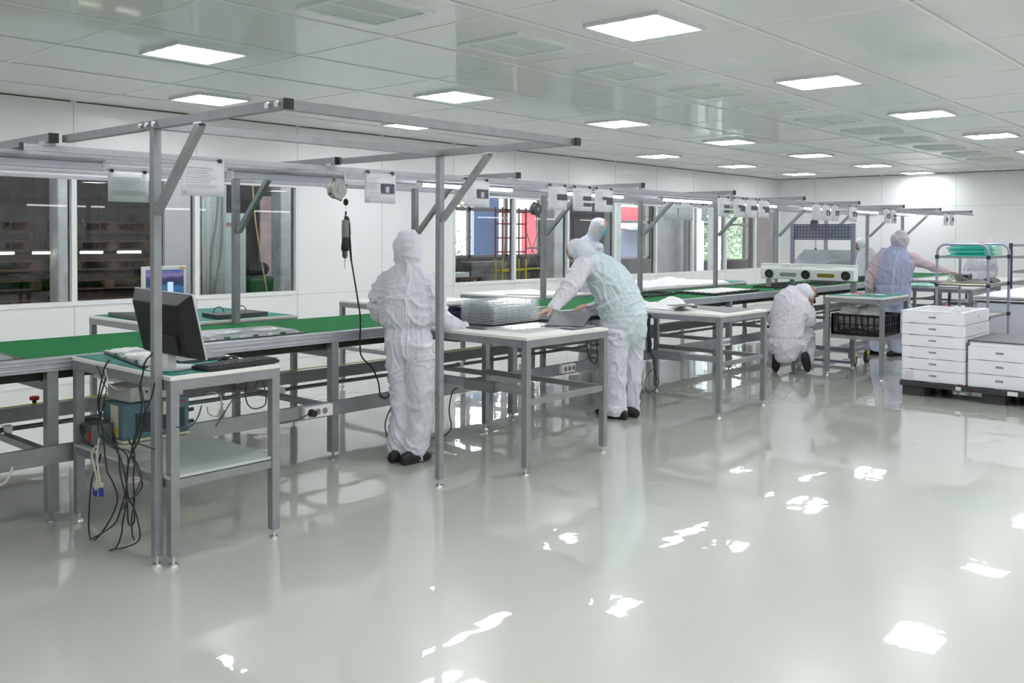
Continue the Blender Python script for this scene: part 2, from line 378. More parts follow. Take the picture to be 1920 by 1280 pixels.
crate = mat('goods_dark', (.07, .055, .045), .8, var=(5, .4)); gi = 0
for ix, (x, y) in enumerate([(3.3, 13.4), (4.5, 13.6), (6.0, 13.3), (7.1, 13.9)]):
    for k in range(6):
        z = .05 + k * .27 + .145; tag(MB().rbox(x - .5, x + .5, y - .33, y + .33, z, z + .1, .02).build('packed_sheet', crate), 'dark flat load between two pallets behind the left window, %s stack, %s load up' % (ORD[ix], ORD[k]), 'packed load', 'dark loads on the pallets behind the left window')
o = pal.copy(); COL.objects.link(o); o.location = (12.62, 12.7, .70); o.rotation_euler = (0, 0, 0); o.scale = (.8, .8, 1); tag(o, 'small pale wooden pallet behind the glass at the left edge of the right window', 'pallet')
o = pal.copy(); COL.objects.link(o); o.location = (12.62, 12.7, .556); o.rotation_euler = (0, 0, 0); o.scale = (.8, .8, 1); tag(o, 'wooden pallet under the small pale one at the left edge of the right window', 'pallet')
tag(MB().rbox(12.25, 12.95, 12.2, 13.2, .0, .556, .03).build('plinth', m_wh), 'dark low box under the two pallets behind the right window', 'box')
tag(MB().rbox(12.35, 12.75, 12.4, 12.7, .845, .93, .05).build('sack', WHITE_P), 'white folded sack on the small pale pallet', 'sack')
# batten lights over the dark benches
m_tube = mat('tube_emit', (1, 1, 1), .5, emit=(.95, 1, .75), es=3)
for k, (a, b) in enumerate([(4.6, 5.03), (5.28, 5.52), (5.954, 6.29), (6.52, 6.89)]):
    t = thing('batten_light', 'short greenish tube light glowing behind the left window, %s from the left' % ORD[k], 'tube light', ((a + b) / 2, 12.65, 1.38), 'tube lights glowing in the dark')
    q = .91
    MB().bar((a * q, 12.67, 1.415), (b * q, 12.67, 1.415), .05, .03).build('housing', m_wh, t); MB().cyl((a * q, 12.65, 1.385), (b * q, 12.65, 1.385), .018).build('tube', m_tube, t)
    for x in (a * q + .03, b * q - .03): MB().bar((x, 12.67, 1.43), (x, 12.67, 4.2), .01).build('hanger', m_wh, t)
# scaffold tower
t = thing('scaffold_tower', 'narrow scaffold tower behind the glass, red above and yellow below', 'scaffold', (14.7, 13.3, 0))
m_red = mat('scaffold_red', (.28, .06, .06), .5); m_yl = mat('scaffold_yellow', (.62, .50, .03), .5)
for y in (13.0, 13.2):
    for x in (14.34, 15.1):
        MB().cyl((x, y, 0), (x, y, 1.15), .022).build('lower_tube', m_yl, t); MB().cyl((x, y, 1.15), (x, y, 2.25), .02).build('upper_tube', m_red, t)
    for z in (.9, 1.3, 1.6, 1.9, 2.15): MB().cyl((14.34, y, z), (15.1, y, z), .017).build('rung', m_yl if z < 1 else m_red, t)
for a, b in (((15.1, 13, .95), (16.0, 13.4, 1.75)), ((16.0, 13.4, .95), (15.1, 13, 1.75)), ((14.34, 13, .95), (14.7, 13.2, 1.75))): MB().cyl(a, b, .01).build('brace', m_wf, t)
MB().cyl((15.1, 13, 1.38), (16.9, 13.3, 1.38), .018).build('rail', m_wf, t); MB().cyl((14.34, 13, .92), (16.9, 13.3, .92), .02).build('rail', m_yl, t)
# outdoors
tag(MB().bb(17.0, 17.95, 16.4, 16.5, -.02, 2.75).build('door_leaf', mat('door_blue', (.26, .36, .62), .5)), 'pale blue steel door leaf outside the old window', 'door')
mr_ = mat('building_red', (.72, .10, .12), .7)
t = thing('red_building', 'bright red building outside, seen through two panes', 'building', (22, 21, 0))
MB().bb(24.6, 26.6, 20.4, 21.4, 0, 2.55).build('wall', mr_, t); MB().bb(24.5, 26.7, 20.3, 21.5, 2.55, 2.65).build('roof', mat('roof_white', (.8, .8, .8), .6), t)
MB().bb(28.2, 32.4, 21, 23, 0, 2.85).build('wall', mr_, t)
t = thing('metal_shed', 'grey blue shed with a corrugated roof edge outside the middle pane', 'shed', (28, 19, 0))
MB().bb(26.4, 30.5, 18.4, 20, 0, 1.9).build('wall', mat('shed_blue', (.38, .42, .55), .6), t)
mb = MB()
for k in range(29): mb.cyl((26.3 + k * .15, 17.9, 1.95), (27.8 + k * .15, 20, 2.12), .07, n=8)
mb.build('roof', mat('roof_grey', (.7, .72, .72), .5), t)
m_leaf = mat('leaf', (.50, .60, .42), .6, trans=0., var=(1.2, .6))
def tree(cx, cy, r, h, n, lab, seed):
    rd = random.Random(seed); t = thing('tree', lab, 'tree', (cx, cy, 0)); mb = MB()
    blobs = [(rd.uniform(-r, r), rd.uniform(-r, r), rd.uniform(.2, 1) * h, rd.uniform(.4, .9) * r) for _ in range(9)]
    for _ in range(n):
        b = rd.choice(blobs); d = V((rd.gauss(0, 1), rd.gauss(0, 1), rd.gauss(0, 1))).normalized() * b[3] * rd.uniform(.6, 1)
        c = V((cx + b[0], cy + b[1], b[2])) + d; u = V((rd.gauss(0, 1), rd.gauss(0, 1), rd.gauss(0, 1))).normalized(); w = u.orthogonal().normalized(); s = rd.uniform(.07, .14)
        mb.add([c - u * s, c - w * s * .6, c + u * s, c + w * s * .6], [(0, 1, 2, 3)])
    mb.build('foliage', m_leaf, t); MB().cyl((cx, cy, 0), (cx, cy, h), .16, .07).build('trunk', mat('bark', (.16, .12, .09), .9), t)
tree(23.4, 24.2, 1.2, 4.4, 2500, 'leafy tree outside, seen above the scaffold', 3)
tree(35.2, 20.9, 1.6, 3.6, 7000, 'leafy tree outside filling the first far pane', 5)
tree(40.0, 21.6, 1.7, 3.8, 7000, 'leafy tree outside filling the second far pane', 8)


# ================================================================== CONVEYOR
PX = [2.13 + 1.965 * k for k in range(10)]
m_belt = mat('belt_green', (.008, .17, .045), .75, spec=.15)
N, L, B = nodes(m_belt)
tc = N.new('ShaderNodeTexCoord'); sp = N.new('ShaderNodeSeparateXYZ'); m1 = N.new('ShaderNodeMath'); m1.operation = 'MULTIPLY'; m1.inputs[1].default_value = 2 * PI / .098
m2 = N.new('ShaderNodeMath'); m2.operation = 'SINE'; rp = N.new('ShaderNodeValToRGB'); rp.color_ramp.elements[0].position = .0; rp.color_ramp.elements[0].color = (.001, .06, .015, 1); rp.color_ramp.elements[1].position = .3; rp.color_ramp.elements[1].color = (.005, .165, .045, 1)
bp = N.new('ShaderNodeBump'); bp.inputs['Strength'].default_value = .8; bp.inputs['Distance'].default_value = .008
L.new(tc.outputs['Object'], sp.inputs[0]); L.new(sp.outputs['Y'], m1.inputs[0]); L.new(m1.outputs[0], m2.inputs[0]); L.new(m2.outputs[0], rp.inputs['Fac'])
mr = N.new('ShaderNodeMapRange'); mr.inputs['From Min'].default_value = -1; L.new(m2.outputs[0], mr.inputs['Value']); L.new(mr.outputs[0], rp.inputs['Fac'])
L.new(rp.outputs['Color'], B.inputs['Base Color']); L.new(mr.outputs[0], bp.inputs['Height']); L.new(bp.outputs['Normal'], B.inputs['Normal'])
X0, X1 = -1.6, 20.1
c = thing('conveyor', 'long green ribbed belt conveyor on a grey steel frame along the left wall', 'conveyor', (2, 5.98, 0))
MB().bb(X0, X1, 5.40, 6.62, .845, .905).build('belt', m_belt, c)
m_ubelt = mat('belt_underside', (.015, .035, .02), .7)
MB().bb(X0, X1, 5.42, 6.55, .80, .843).build('return_belt', m_ubelt, c)
mb = MB(); mb.bb(X0, X1, 5.33, 5.40, .855, .93); mb.bb(X0, X1, 5.324, 5.33, .872, .88); mb.bb(X0, X1, 5.324, 5.33, .90, .908); mb.build('side_rail', ALU, c, .004)
MB().bb(X0, X1, 6.575, 6.6, .855, .898).build('side_rail', ALU, c, .004)
for x in [.165] + PX:
    for y in (5.365, 6.605) if x < .2 else (5.365,):
        mb = MB(); mb.bb(x - .03, x + .03, y - .03, y + .03, .06, .855); mb.cyl((x, y, .012), (x, y, .06), .009); mb.cyl((x, y, 0), (x, y, .012), .03, .025); mb.build('leg', STEEL, c)
    MB().bb(x - .025, x + .025, 5.395, 6.57, .745, .79).build('cross_beam', STEEL, c)
    MB().bb(x - .025, x + .025, 5.395, 6.57, .36, .40).build('cross_beam', STEEL, c)
MB().bb(X0, 2.30, 5.305, 5.335, .34, .44).build('lower_rail', STEEL, c); MB().bb(2.30, X1, 5.305, 5.335, .335, .437).build('lower_rail', STEEL, c)
MB().bb(X0, X1, 6.63, 6.66, .35, .45).build('lower_rail', STEEL, c)
mb = MB(); mb.cyl((X0, 6.02, .43), (X1, 6.02, .43), .015); mb.build('tie_pipe', STEEL_D, c)
for x in PX: MB().box((x, 6.02, .43), (.05, .05, .05)).build('pipe_clamp', ZINC, c)
MB().bb(1.45, 1.85, 5.7, 6.2, .42, .66).build('drive_motor', BLACK, c, .02)
MB().bb(5.9, 6.95, 5.9, 6.35, .66, .79).build('drive_unit', BLACKM, c, .01)
def estop(x, col, z=.45):
    t = MB(); t.cyl((x, 6.645, z), (x, 6.645, z + .03), .014); b = t.build('button_base', BLACK, c)
    MB().lathe((x, 6.645, z + .03), [(0.012, 0), (.03, .004), (.032, .02), (.026, .03), (0, .032)]).build('button_head', mat('button_' + col[0], col[1], .4), b)
estop(2.53, ('red', (.45, .02, .03))); estop(11.3, ('amber', (.6, .25, .02)))
def socket(x, y, z, par, w=.22, plug=None):
    s = MB().rbox(x - w / 2, x + w / 2, y - .04, y, z - .04, z + .04, .004).build('socket_block', mat('socket_white', (.78, .77, .80), .4), par, .004)
    for k in range(3):
        xx = x - w / 2 + .05 + k * .06
        MB().cyl((xx, y - .043, z), (xx, y - .039, z), .022, n=16).build('socket_face', mat('socket_dark', (.25, .2, .22), .5), s)
    if plug is not None: MB().cyl((x - w / 2 + .05 + plug * .06, y - .085, z), (x - w / 2 + .05 + plug * .06, y - .042, z), .024, .028).build('plug', BLACK, s)
socket(3.90, 5.305, .39, c, .24, 0); socket(6.74, 5.305, .395, c, .2); socket(9.75, 5.305, .39, c, .2); socket(2.42, 5.305, .39, c, .2, 1)

def wire(name, pts, r, m, label, cat='cable', group=None, k=6, ends=None):
    return tag(MB().tube(spline(pts, k), r, 8).build(name, m), label, cat, group)
wire('earth_wire', [(1.9, 6.6, .462), (3.0, 6.62, .462), (4.4, 6.62, .47), (6, 6.62, .463), (8, 6.62, .463)], .004, YEL, 'thin yellow-green wire lying along the conveyor back rail', k=4)

# ------------------------------------------------------------------ overhead gantry of the line
g = thing('overhead_gantry', 'long grey steel gantry with cantilever arms over the conveyor', 'gantry', (2.13, 6.6, 0))
m_cap = BLACK
for k, x in enumerate(PX):
    mb = MB(); y = 6.645; mb.bb(x - .025, x + .025, y - .025, y + .025, .04, 2.135); mb.cyl((x, y, 0), (x, y, .04), .03); mb.build('post', STEEL, g)
    a = MB().bb(x - .025, x + .025, 5.31, 8.05, 2.135, 2.185).build('arm', STEEL, g)
    MB().bb(x - .0265, x + .0265, 5.30, 5.312, 2.133, 2.187).build('end_cap', m_cap, a); 
    MB().bar((x, 6.60, 1.655), (x, 6.11, 2.13), .04).build('brace', STEEL, g)
    MB().box((x, 6.12, 2.128), (.045, .07, .014)).build('brace_plate', ZINC, g)
    MB().box((x - .01, 5.36, 2.13), (.07, .06, .022)).build('rail_clamp', ZINC, g)
for y, z, h, x0, x1 in ((5.36, 2.105, .035, 1.98, 20.1), (5.78, 2.112, .022, -1, 20.1), (6.08, 2.108, .03, -1, 20.1), (6.62, 2.105, .04, -1, 20.1), (7.29, 2.112, .03, -1, 20.1), (7.99, 2.11, .03, -1, 3.7)):
    mb = MB(); mb.bb(x0, x1, y - .018, y + .018, z - h / 2, z + h / 2); mb.bb(x0, x1, y - .022, y - .018, z - .004, z + .004); r = mb.build('rail', ALU, g)
    if y == 5.36: MB().bb(x0 - .006, x0 + .004, y - .023, y + .02, z - .021, z + .021).build('end_cap', m_cap, r)
# tube lights below the gantry
m_led = mat('led_tube', (1, 1, 1), .5, emit=(.97, .98, 1), es=5.0)
m_ledoff = mat('led_off', (.66, .66, .78), .3)
LX = [(.9, 2.685, 0), (3.59, 4.62, 0), (5.43, 6.65, 1), (7.4, 8.52, 1), (9.3, 10.5, 1), (11.3, 12.35, 1), (13.22, 14.4, 1), (15.2, 16.33, 1), (17.2, 18.3, 1), (19.05, 20.0, 1)]
for k, (a, b, on) in enumerate(LX):
    t = thing('tube_light', '', 'tube light', ((a + b) / 2, 5.9, 2.07), 'tube lights under the gantry')
    t['label'] = ('unlit milky tube light under the gantry, %s from the left' if not on else 'lit white tube light under the gantry, %s from the left') % ORD[k]
    MB().bb(a, b, 5.885, 5.935, 2.085, 2.105).build('housing', STEEL, t)
    MB().bb(a + .02, b - .02, 5.88, 5.94, 2.057 if on else 2.035, 2.084).build('diffuser', m_led if on else m_ledoff, t, .008)
    for x in (a + .01, b - .01): MB().bb(x - .012, x + .012, 5.878, 5.942, 2.055 if on else 2.033, 2.088).build('end_piece', WHITE_P, t)
    for x in (a + .2, b - .2): MB().bar((x, 5.92, 2.10), (x, 6.08, 2.10), .012).build('bracket', ZINC, t)

# ------------------------------------------------------------------ instruction sheets clipped to the rail
def sheet(x0, x1, y, zt, zb, kind, lab, grp='instruction sheets hanging from the rail'):
    cx = (x0 + x1) / 2
    t = thing('instruction_sheet', lab, 'paper sheet', (cx, y, zt), grp)
    w, h = x1 - x0, zt - zb
    mb = MB(); n = 8; vs = []; rd = random.Random(int(x0 * 100)); ph = rd.uniform(0, 6)
    for j in range(4):
        for i in range(n + 1): vs.append((x0 + w * i / n, y - .012 + .006 * math.sin(i * .8 + ph) * j / 3, zt - h * j / 3))
    mb.add(vs, [(j * (n + 1) + i, j * (n + 1) + i + 1, (j + 1) * (n + 1) + i + 1, (j + 1) * (n + 1) + i) for j in range(3) for i in range(n)], True)
    p = mb.build('page', PAPER, t); p.modifiers.new('s', 'SOLIDIFY').thickness = .0012
    yy = y - .0215
    if kind:
        mb = MB(); rows = 9 if kind == 't' else 6
        for r in range(rows):
            z = zt - h * (.2 + .62 * r / rows) if kind == 't' else zt - h * (.18 + .075 * r)
            xa = x0 + w * .1; xb_ = x0 + w * (rd.uniform(.6, .92) if kind == 't' else rd.uniform(.3, .48))
            mb.bb(xa, xb_, yy, yy + .0008, z - .0022, z + .0022)
        mb.bb(x0 + w * .06, x0 + w * .14, yy, yy + .0008, zb + h * .06, zb + h * .11)
        if kind != 't':
            for r in range(3): mb.bb(x0 + w * .1, x0 + w * rd.uniform(.4, .5), yy, yy + .0008, zb + h * (.2 + .07 * r), zb + h * (.2 + .07 * r) + .004)
        mb.build('printed_text', INK, p)
        if kind == 'p': MB().bb(x0 + w * .5, x0 + w * .93, yy - .0004, yy + .0004, zb + h * .33, zb + h * .66).build('printed_photo', PHOTO, p); MB().bb(x0 + w * .64, x0 + w * .76, yy - .0012, yy - .0006, zb + h * .36, zb + h * .56).build('printed_shape', INK, p)
        if kind == 'w': MB().bb(x0 + w * .42, x0 + w * .96, yy - .0004, yy + .0004, zb + h * .42, zb + h * .66).build('printed_photo', PHOTO, p)
        if kind == 'q':
            for a, b in ((.35, .5), (.1, .22)): MB().bb(x0 + w * .52, x0 + w * .95, yy - .0004, yy + .0004, zb + h * (a + .1), zb + h * (b + .13)).build('printed_photo', PHOTO, p)
        if kind == 'r': MB().bb(x0 + w * .4, x0 + w * .62, yy - .0004, yy + .0004, zb + h * .52, zb + h * .66).build('printed_photo', PHOTO, p); MB().bb(x0 + w * .6, x0 + w * .95, yy - .0004, yy + .0004, zb + h * .32, zb + h * .64).build('printed_photo', PHOTO, p)
    for x in (x0 + .03, x1 - .03):
        mb = MB(); mb.add([(x - .014, y - .018, zt - .008), (x + .014, y - .018, zt - .008), (x + .014, y - .004, zt - .008), (x - .014, y - .004, zt - .008), (x - .012, y - .012, zt + .016), (x + .012, y - .012, zt + .016), (x + .012, y - .009, zt + .016), (x - .012, y - .009, zt + .016)], [(0, 1, 5, 4), (1, 2, 6, 5), (2, 3, 7, 6), (3, 0, 4, 7), (4, 5, 6, 7), (3, 2, 1, 0)])
        mb.build('binder_clip', BLACK, t)
YR = 5.34
SH = [(2.9, 3.2, 't', 'text-only sheet in a clear sleeve on the rail, left of the screwdriver'),
 (4.36, 4.66, 'p', 'instruction sheet with a dark photo, just right of the hanging screwdriver'),
 (5.4, 5.71, 'p', 'instruction sheet with a dark photo, right beside the canopy brace'),
 (6.5, 6.78, 'w', 'instruction sheet with a wide dark strip photo, above the bending worker'),
 (6.865, 7.165, 'q', 'instruction sheet with two small photos, middle of three above the bending worker'),
 (7.215, 7.52, 'r', 'instruction sheet with an L-shaped photo, right of three above the bending worker'),
 (9.62, 9.91, 'q', 'first from the left of four sheets before the leafy window'),
 (10, 10.295, 'r', 'second from the left of four sheets before the leafy window'),
 (10.325, 10.62, 'w', 'third from the left of four sheets before the leafy window'),
 (10.65, 10.95, 'r', 'fourth from the left of four sheets before the leafy window'),
 (12.26, 12.55, 't', 'text sheet, first of the three above the perforated panel'),
 (12.59, 12.88, 'p', 'middle sheet of the three above the perforated panel'),
 (12.92, 13.2, 'p', 'last sheet of the three above the perforated panel'),
 (13.58, 13.88, 'p', 'lone sheet beside the round black balancer above the perforated panel'),
 (15.01, 15.28, 'p', 'left sheet of the pair above the worker in the blue shirt'),
 (15.33, 15.58, 'q', 'right sheet of the pair above the worker in the blue shirt'),
 (18.1, 18.38, 'p', 'left sheet of the last pair at the far end of the rail'),
 (18.44, 18.73, 'p', 'right sheet of the last pair at the far end of the rail')]
for a, b, kd, lab in SH: sheet(a, b, YR, 2.095, 1.87, kd, lab)
sheet(3.02, 3.33, 6.6, 2.085, 1.865, 't', 'blank-looking sleeve with two black clips, leftmost on the back rail', 'sheets on the back rail')
for k, (a, b) in enumerate([(10.45, 10.8), (10.84, 11.2), (11.45, 11.6)]): sheet(a, b, 6.6, 2.08, 1.86, None, 'blank white sheet on the back rail before the leafy window, %s from the left' % ORD[k], 'sheets on the back rail')

# ------------------------------------------------------------------ front canopy frame
f = thing('canopy_frame', 'tall grey steel canopy frame over the front work tables', 'frame', (2.2, 4.27, 0))
for x, y in ((2.19, 4.265), (4.115, 4.275)):
    mb = MB(); mb.bb(x - .02, x + .02, y - .02, y + .02, .05, 2.135); p = mb.build('post', STEEL, f)
    mb = MB(); mb.cyl((x, y, .012), (x, y, .05), .008); mb.cyl((x, y, 0), (x, y, .012), .028, .024); mb.build('foot', ZINC, p)
    MB().bb(x - .02, x + .02, 3.165, 5.29, 2.137, 2.177).build('beam', STEEL, f)
    MB().bb(x - .0215, x + .0215, 3.155, 3.167, 2.135, 2.179).build('end_cap', BLACK, f)
    MB().bar((x, 4.25, 1.73), (x, 3.84, 2.13), .035).build('brace', STEEL, f)
    MB().box((x, 3.84, 2.133), (.04, .07, .01)).build('brace_plate', ZINC, f)
    for dy in (-.035, .035, .10): MB().cyl((x - .034, y + dy, 2.157), (x - .02, y + dy, 2.157), .014, n=6).build('bolt', ZINC, f)
for y in (3.20, 4.27): MB().bb(2.21, 4.095, y - .02, y + .02, 2.137, 2.177).build('beam', STEEL, f)
for dy in (3.20, 3.27): MB().cyl((2.156, dy, 2.157), (2.17, dy, 2.157), .015, n=6).build('bolt', ZINC, f)

# ------------------------------------------------------------------ spring balancer and screwdriver
m_cast = mat('cast_grey', (.42, .42, .41), .55, .3, var=(30, .15))
def balancer(x, y, z, s, lab, m=m_cast, rot=.35):
    t = thing('tool_balancer', lab, 'tool balancer', (x, y, z))
    M = Matrix.Rotation(rot, 3, 'Y')
    mb = MB(); mb.box((x, y, z), (.135 * s, .022, .135 * s), M); h = mb.build('housing', m, t, .012 * s)
    MB().cyl((x, y - .03, z), (x, y + .03, z), .066 * s, n=28).build('drum', m, t, .004)
    MB().cyl((x, y - .036, z), (x, y - .03, z), .022 * s, n=20).build('badge', mat('badge_teal', (.32, .36, .36), .5), t)
    for i, j in ((-1, 1), (-1, -1), (1, 1)):
        p = V((x, y, z)) + M @ V((i * .056 * s, -.0125, j * .056 * s)); MB().cyl(p, p - V((0, .003, 0)), .008 * s).build('bolt_hole', BLACKM, t)
    top = V((x, y, z)) + M @ V((.055 * s, 0, .058 * s))
    MB().tube([top, top + V((0, 0, .03)), (top.x, y, 2.09)], .005).build('hook', ZINC, t)
    return t
balancer(4.105, 5.33, 1.955, 1.0, 'square grey spring balancer hanging above the screwdriver')
t = bpy.data.objects['tool_balancer']
MB().ell((4.185, 5.33, 1.868), (.019, .019, .026)).build('stop_ball', BLACK, t); MB().cyl((4.185, 5.33, 1.845), (4.185, 5.33, 1.765), .0015).build('cord', ZINC, t)
MB().cyl((4.185, 5.33, 1.80), (4.185, 5.33, 1.775), .007).build('swivel', BLACK, t)
t = thing('electric_screwdriver', 'grey and black electric screwdriver hanging from the balancer', 'screwdriver', (4.185, 5.33, 1.76))
MB().lathe((4.18, 5.33, 1.61), [(.023, 0), (.026, .01), (.027, .06), (.026, .12), (.02, .128), (0, .128)]).build('body', mat('tool_grey', (.20, .20, .21), .5), t)
MB().lathe((4.178, 5.33, 1.515), [(0, 0), (.026, 0), (.029, .02), (.025, .06), (.024, .097), (0, .097)]).build('grip', BLACK, t)
MB().lathe((4.176, 5.33, 1.46), [(0, 0), (.01, 0), (.019, .015), (.019, .045), (.022, .055)]).build('clutch', mat('tool_dark', (.08, .09, .10), .4), t)
MB().cyl((4.176, 5.33, 1.46), (4.173, 5.33, 1.385), .004, .0025).build('bit', ZINC, t)
MB().tube([(4.18, 5.33, 1.74), (4.185, 5.33, 1.765), (4.2, 5.33, 1.755), (4.212, 5.33, 1.70), (4.215, 5.33, 1.63)], .012).build('hanger', BLACK, t)
MB().cyl((4.212, 5.33, 1.64), (4.235, 5.33, 1.44), .011, .007).build('strain_relief', BLACK, t)
cab = spline([(4.235, 5.33, 1.44)] + [(4.229,5.290,1.320),(4.269,5.290,1.124),(4.288,5.290,1.005),(4.284,5.290,0.849),(4.299,5.290,0.737),(4.400,5.290,0.640),(4.456,5.290,0.534),(4.477,5.290,0.439),(4.524,5.290,0.401),(4.572,5.290,0.428),(4.593,5.290,0.531)], 6)
MB().tube(cab, .006).build('cord', BLACK, t)
balancer(7.06, 5.95, 1.90, .9, 'dark balancer half hidden between two hanging instruction sheets', mat('cast_dark', (.12, .12, .125), .4, .5))
MB().cyl((7.07, 5.95, 1.83), (7.07, 5.95, 1.70), .003).build('cord', BLACK, bpy.data.objects['tool_balancer.001'])
balancer(13.78, 5.95, 1.83, 1.25, 'round black balancer hanging above the perforated panel', BLACK)
b3 = bpy.data.objects['tool_balancer.002']
MB().cyl((13.84, 5.95, 1.76), (13.84, 5.95, 1.35), .004).build('cord', BLACK, b3); MB().ell((13.84, 5.95, 1.44), (.02, .02, .03)).build('stop_ball', BLACK, b3)
tag(MB().lathe((13.84, 5.95, 1.17), [(0, 0), (.02, .02), (.03, .1), (.025, .17), (0, .18)]).build('hanging_tool', BLACKM), 'small dark tool hanging in front of the perforated panel', 'tool')

# ================================================================== WORK TABLES
def work_table(lab, x0, x1, y0, y1, z, bars=(), mats=None, leg=.045, th=.022, group=None, top=None, foot=True):
    t = thing('work_table', lab, 'table', ((x0 + x1) / 2, (y0 + y1) / 2, 0), group)
    MB().bb(x0, x1, y0, y1, z - th, z).build('tabletop', top or TOPW, t, .003)
    if mats: MB().bb(*mats, z, z + .003).build('table_mat', MATG, t)
    a = .045
    for (p, q, r, s) in ((x0, x1, y0, y0 + a), (x0, x1, y1 - a, y1), (x0, x0 + a, y0 + a, y1 - a), (x1 - a, x1, y0 + a, y1 - a)):
        MB().bb(p + .002, q - .002, r + .002, s - .002, z - th - .05, z - th).build('apron', STEEL, t)
    for x in (x0 + leg / 2 + .003, x1 - leg / 2 - .003):
        for y in (y0 + leg / 2 + .003, y1 - leg / 2 - .003):
            l = MB().bb(x - leg / 2, x + leg / 2, y - leg / 2, y + leg / 2, .05, z - th - .05).build('leg', STEEL, t)
            mb = MB(); mb.cyl((x, y, .012), (x, y, .05), .008); mb.cyl((x, y, 0), (x, y, .012), .026, .022); mb.build('foot', ZINC, l)
    for (p, q, r, s, za, zb) in bars: MB().bb(p, q, r, s, za, zb).build('crossbar', STEEL, t)
    return t
def table_bars(x0, x1, y0, y1, z): a = .05; return [(x0 + a, x1 - a, y0 + .008, y0 + .04, z, z + .04), (x0 + .008, x0 + .04, y0 + a, y1 - a, z, z + .04), (x1 - .04, x1 - .008, y0 + a, y1 - a, z, z + .04)]
# computer table
T1 = work_table('green-topped work table with the black monitor, nearest on the left', 2.215, 2.84, 4.175, 5.285, .935, table_bars(2.215, 2.84, 4.175, 5.285, .385), (2.23, 2.80, 4.20, 5.27))
MB().bb(2.215, 2.83, 4.19, 5.27, .43, .445).build('shelf', mat('shelf_grey', (.52, .57, .54), .12, coat=.5), T1)
# tray table
T2 = work_table('white-topped work table under the stack of clear trays', 4.69, 5.63, 4.025, 5.29, .94,
   [(4.74, 5.58, 4.035, 4.065, .47, .51), (5.585, 5.615, 4.08, 5.24, .47, .51), (4.70, 4.74, 4.08, 5.24, .545, .60)])
MB().bb(4.685, 4.76, 4.33, 4.62, .53, .60).build('bracket_box', STEEL_D, T2)
T3 = work_table('white-topped work table with a grey pad, left of the crouching worker', 7.345, 8.26, 4.025, 5.29, .93,
   [(7.4, 8.21, 4.035, 4.065, .46, .50), (8.22, 8.25, 4.08, 5.24, .46, .50), (7.355, 7.395, 4.08, 5.24, .50, .55)])
MB().bb(7.34, 7.41, 4.45, 4.75, .48, .55).build('bracket_box', STEEL_D, T3)
T4 = work_table('small green-topped table holding the black crate, beside the crouching worker', 10.56, 11.40, 3.735, 4.42, .945,
   [(10.57, 10.61, 3.79, 4.37, .45, .49), (11.35, 11.39, 3.79, 4.37, .45, .49), (10.62, 11.34, 3.745, 3.775, .45, .49)], (10.60, 11.37, 3.76, 4.40))
MB().bb(10.6, 11.36, 3.78, 4.38, .475, .49).build('shelf', STEEL, T4)
FT = [('green-topped table beyond the conveyor carrying the lit screen', 3.475, 4.75, 6.72, 7.95),
      ('white table beyond the conveyor, right behind the tray stack', 6.15, 7.35, 6.78, 7.95),
      ('white table beyond the conveyor, in front of the masked worker', 8.0, 9.15, 6.78, 7.95),
      ('long white table beyond the conveyor, strewn with white wrapping', 10.4, 13.2, 6.78, 7.95)]
for k, (lab, a, b, c_, d) in enumerate(FT): work_table(lab, a, b, c_, d, .93, table_bars(a, b, c_, d, .4)[:2], (a + .03, b - .03, c_ + .03, d - .03) if k == 0 else None)


# ================================================================== THINGS ON AND UNDER THE COMPUTER TABLE
def oriented(M0):            # helper: returns a function that adds a box given in a local frame
    def f(mb, c, d): 
        R3 = M0.to_3x3(); return mb.box(M0 @ V(c), d, R3)
    return f
# monitor, its back towards the picture
t = thing('computer_monitor', 'black flat monitor seen from behind, leaning on the green table', 'monitor', (2.333, 4.437, .938))
M0 = Matrix.Translation((2.335, 4.40, 1.175)) @ Matrix.Rotation(math.radians(6), 4, 'Z') @ Matrix.Rotation(math.radians(2.2), 4, 'X') @ Matrix.Rotation(math.radians(-15), 4, 'Y'); bx = oriented(M0)
mb = MB()
P = [(-.005, -.247, -.172), (-.005, .247, -.172), (-.005, .247, .172), (-.005, -.247, .172), (-.055, -.17, -.15), (-.055, .21, -.15), (-.055, .21, .12), (-.055, -.17, .12)]
mb.add([M0 @ V(p) for p in P], [(0, 1, 5, 4), (1, 2, 6, 5), (2, 3, 7, 6), (3, 0, 4, 7), (4, 5, 6, 7), (3, 2, 1, 0)])
mb.build('back_cover', mat('monitor_black', (.012, .012, .014), .42, bump=(300, .1, .001)), t, .006)
mb = MB(); bx(mb, (0, 0, 0), (.010, .495, .345)); mb.build('bezel', mat('bezel_silver', (.55, .56, .6), .35, .4), t, .003)
mb = MB(); bx(mb, (.0065, 0, .0), (.003, .46, .31)); mb.build('screen', mat('screen_off', (.02, .02, .025), .1), t)
mb = MB(); bx(mb, (-.062, -.03, -.09), (.022, .17, .10)); mb.build('mount_cover', BLACKM, t, .005)
for cy_, cz_, sz in ((.02, .03, .055), (.02, -.12, .04)):
    mb = MB(); bx(mb, (-.0575, cy_ - .01, cz_), (.003, .05, sz)); mb.build('sticker', mat('label_cream', (.66, .62, .42), .6), t)
MB().bar((2.335, 4.42, .94), (2.335, 4.425, 1.09), .075, .05).build('stand_neck', WHITE_P, t, .006)
MB().lathe((2.35, 4.425, .938), [(0, 0), (.115, 0), (.12, .004), (.11, .010), (0, .014)], 36).build('stand_base', mat('stand_grey', (.5, .52, .53), .35), t)
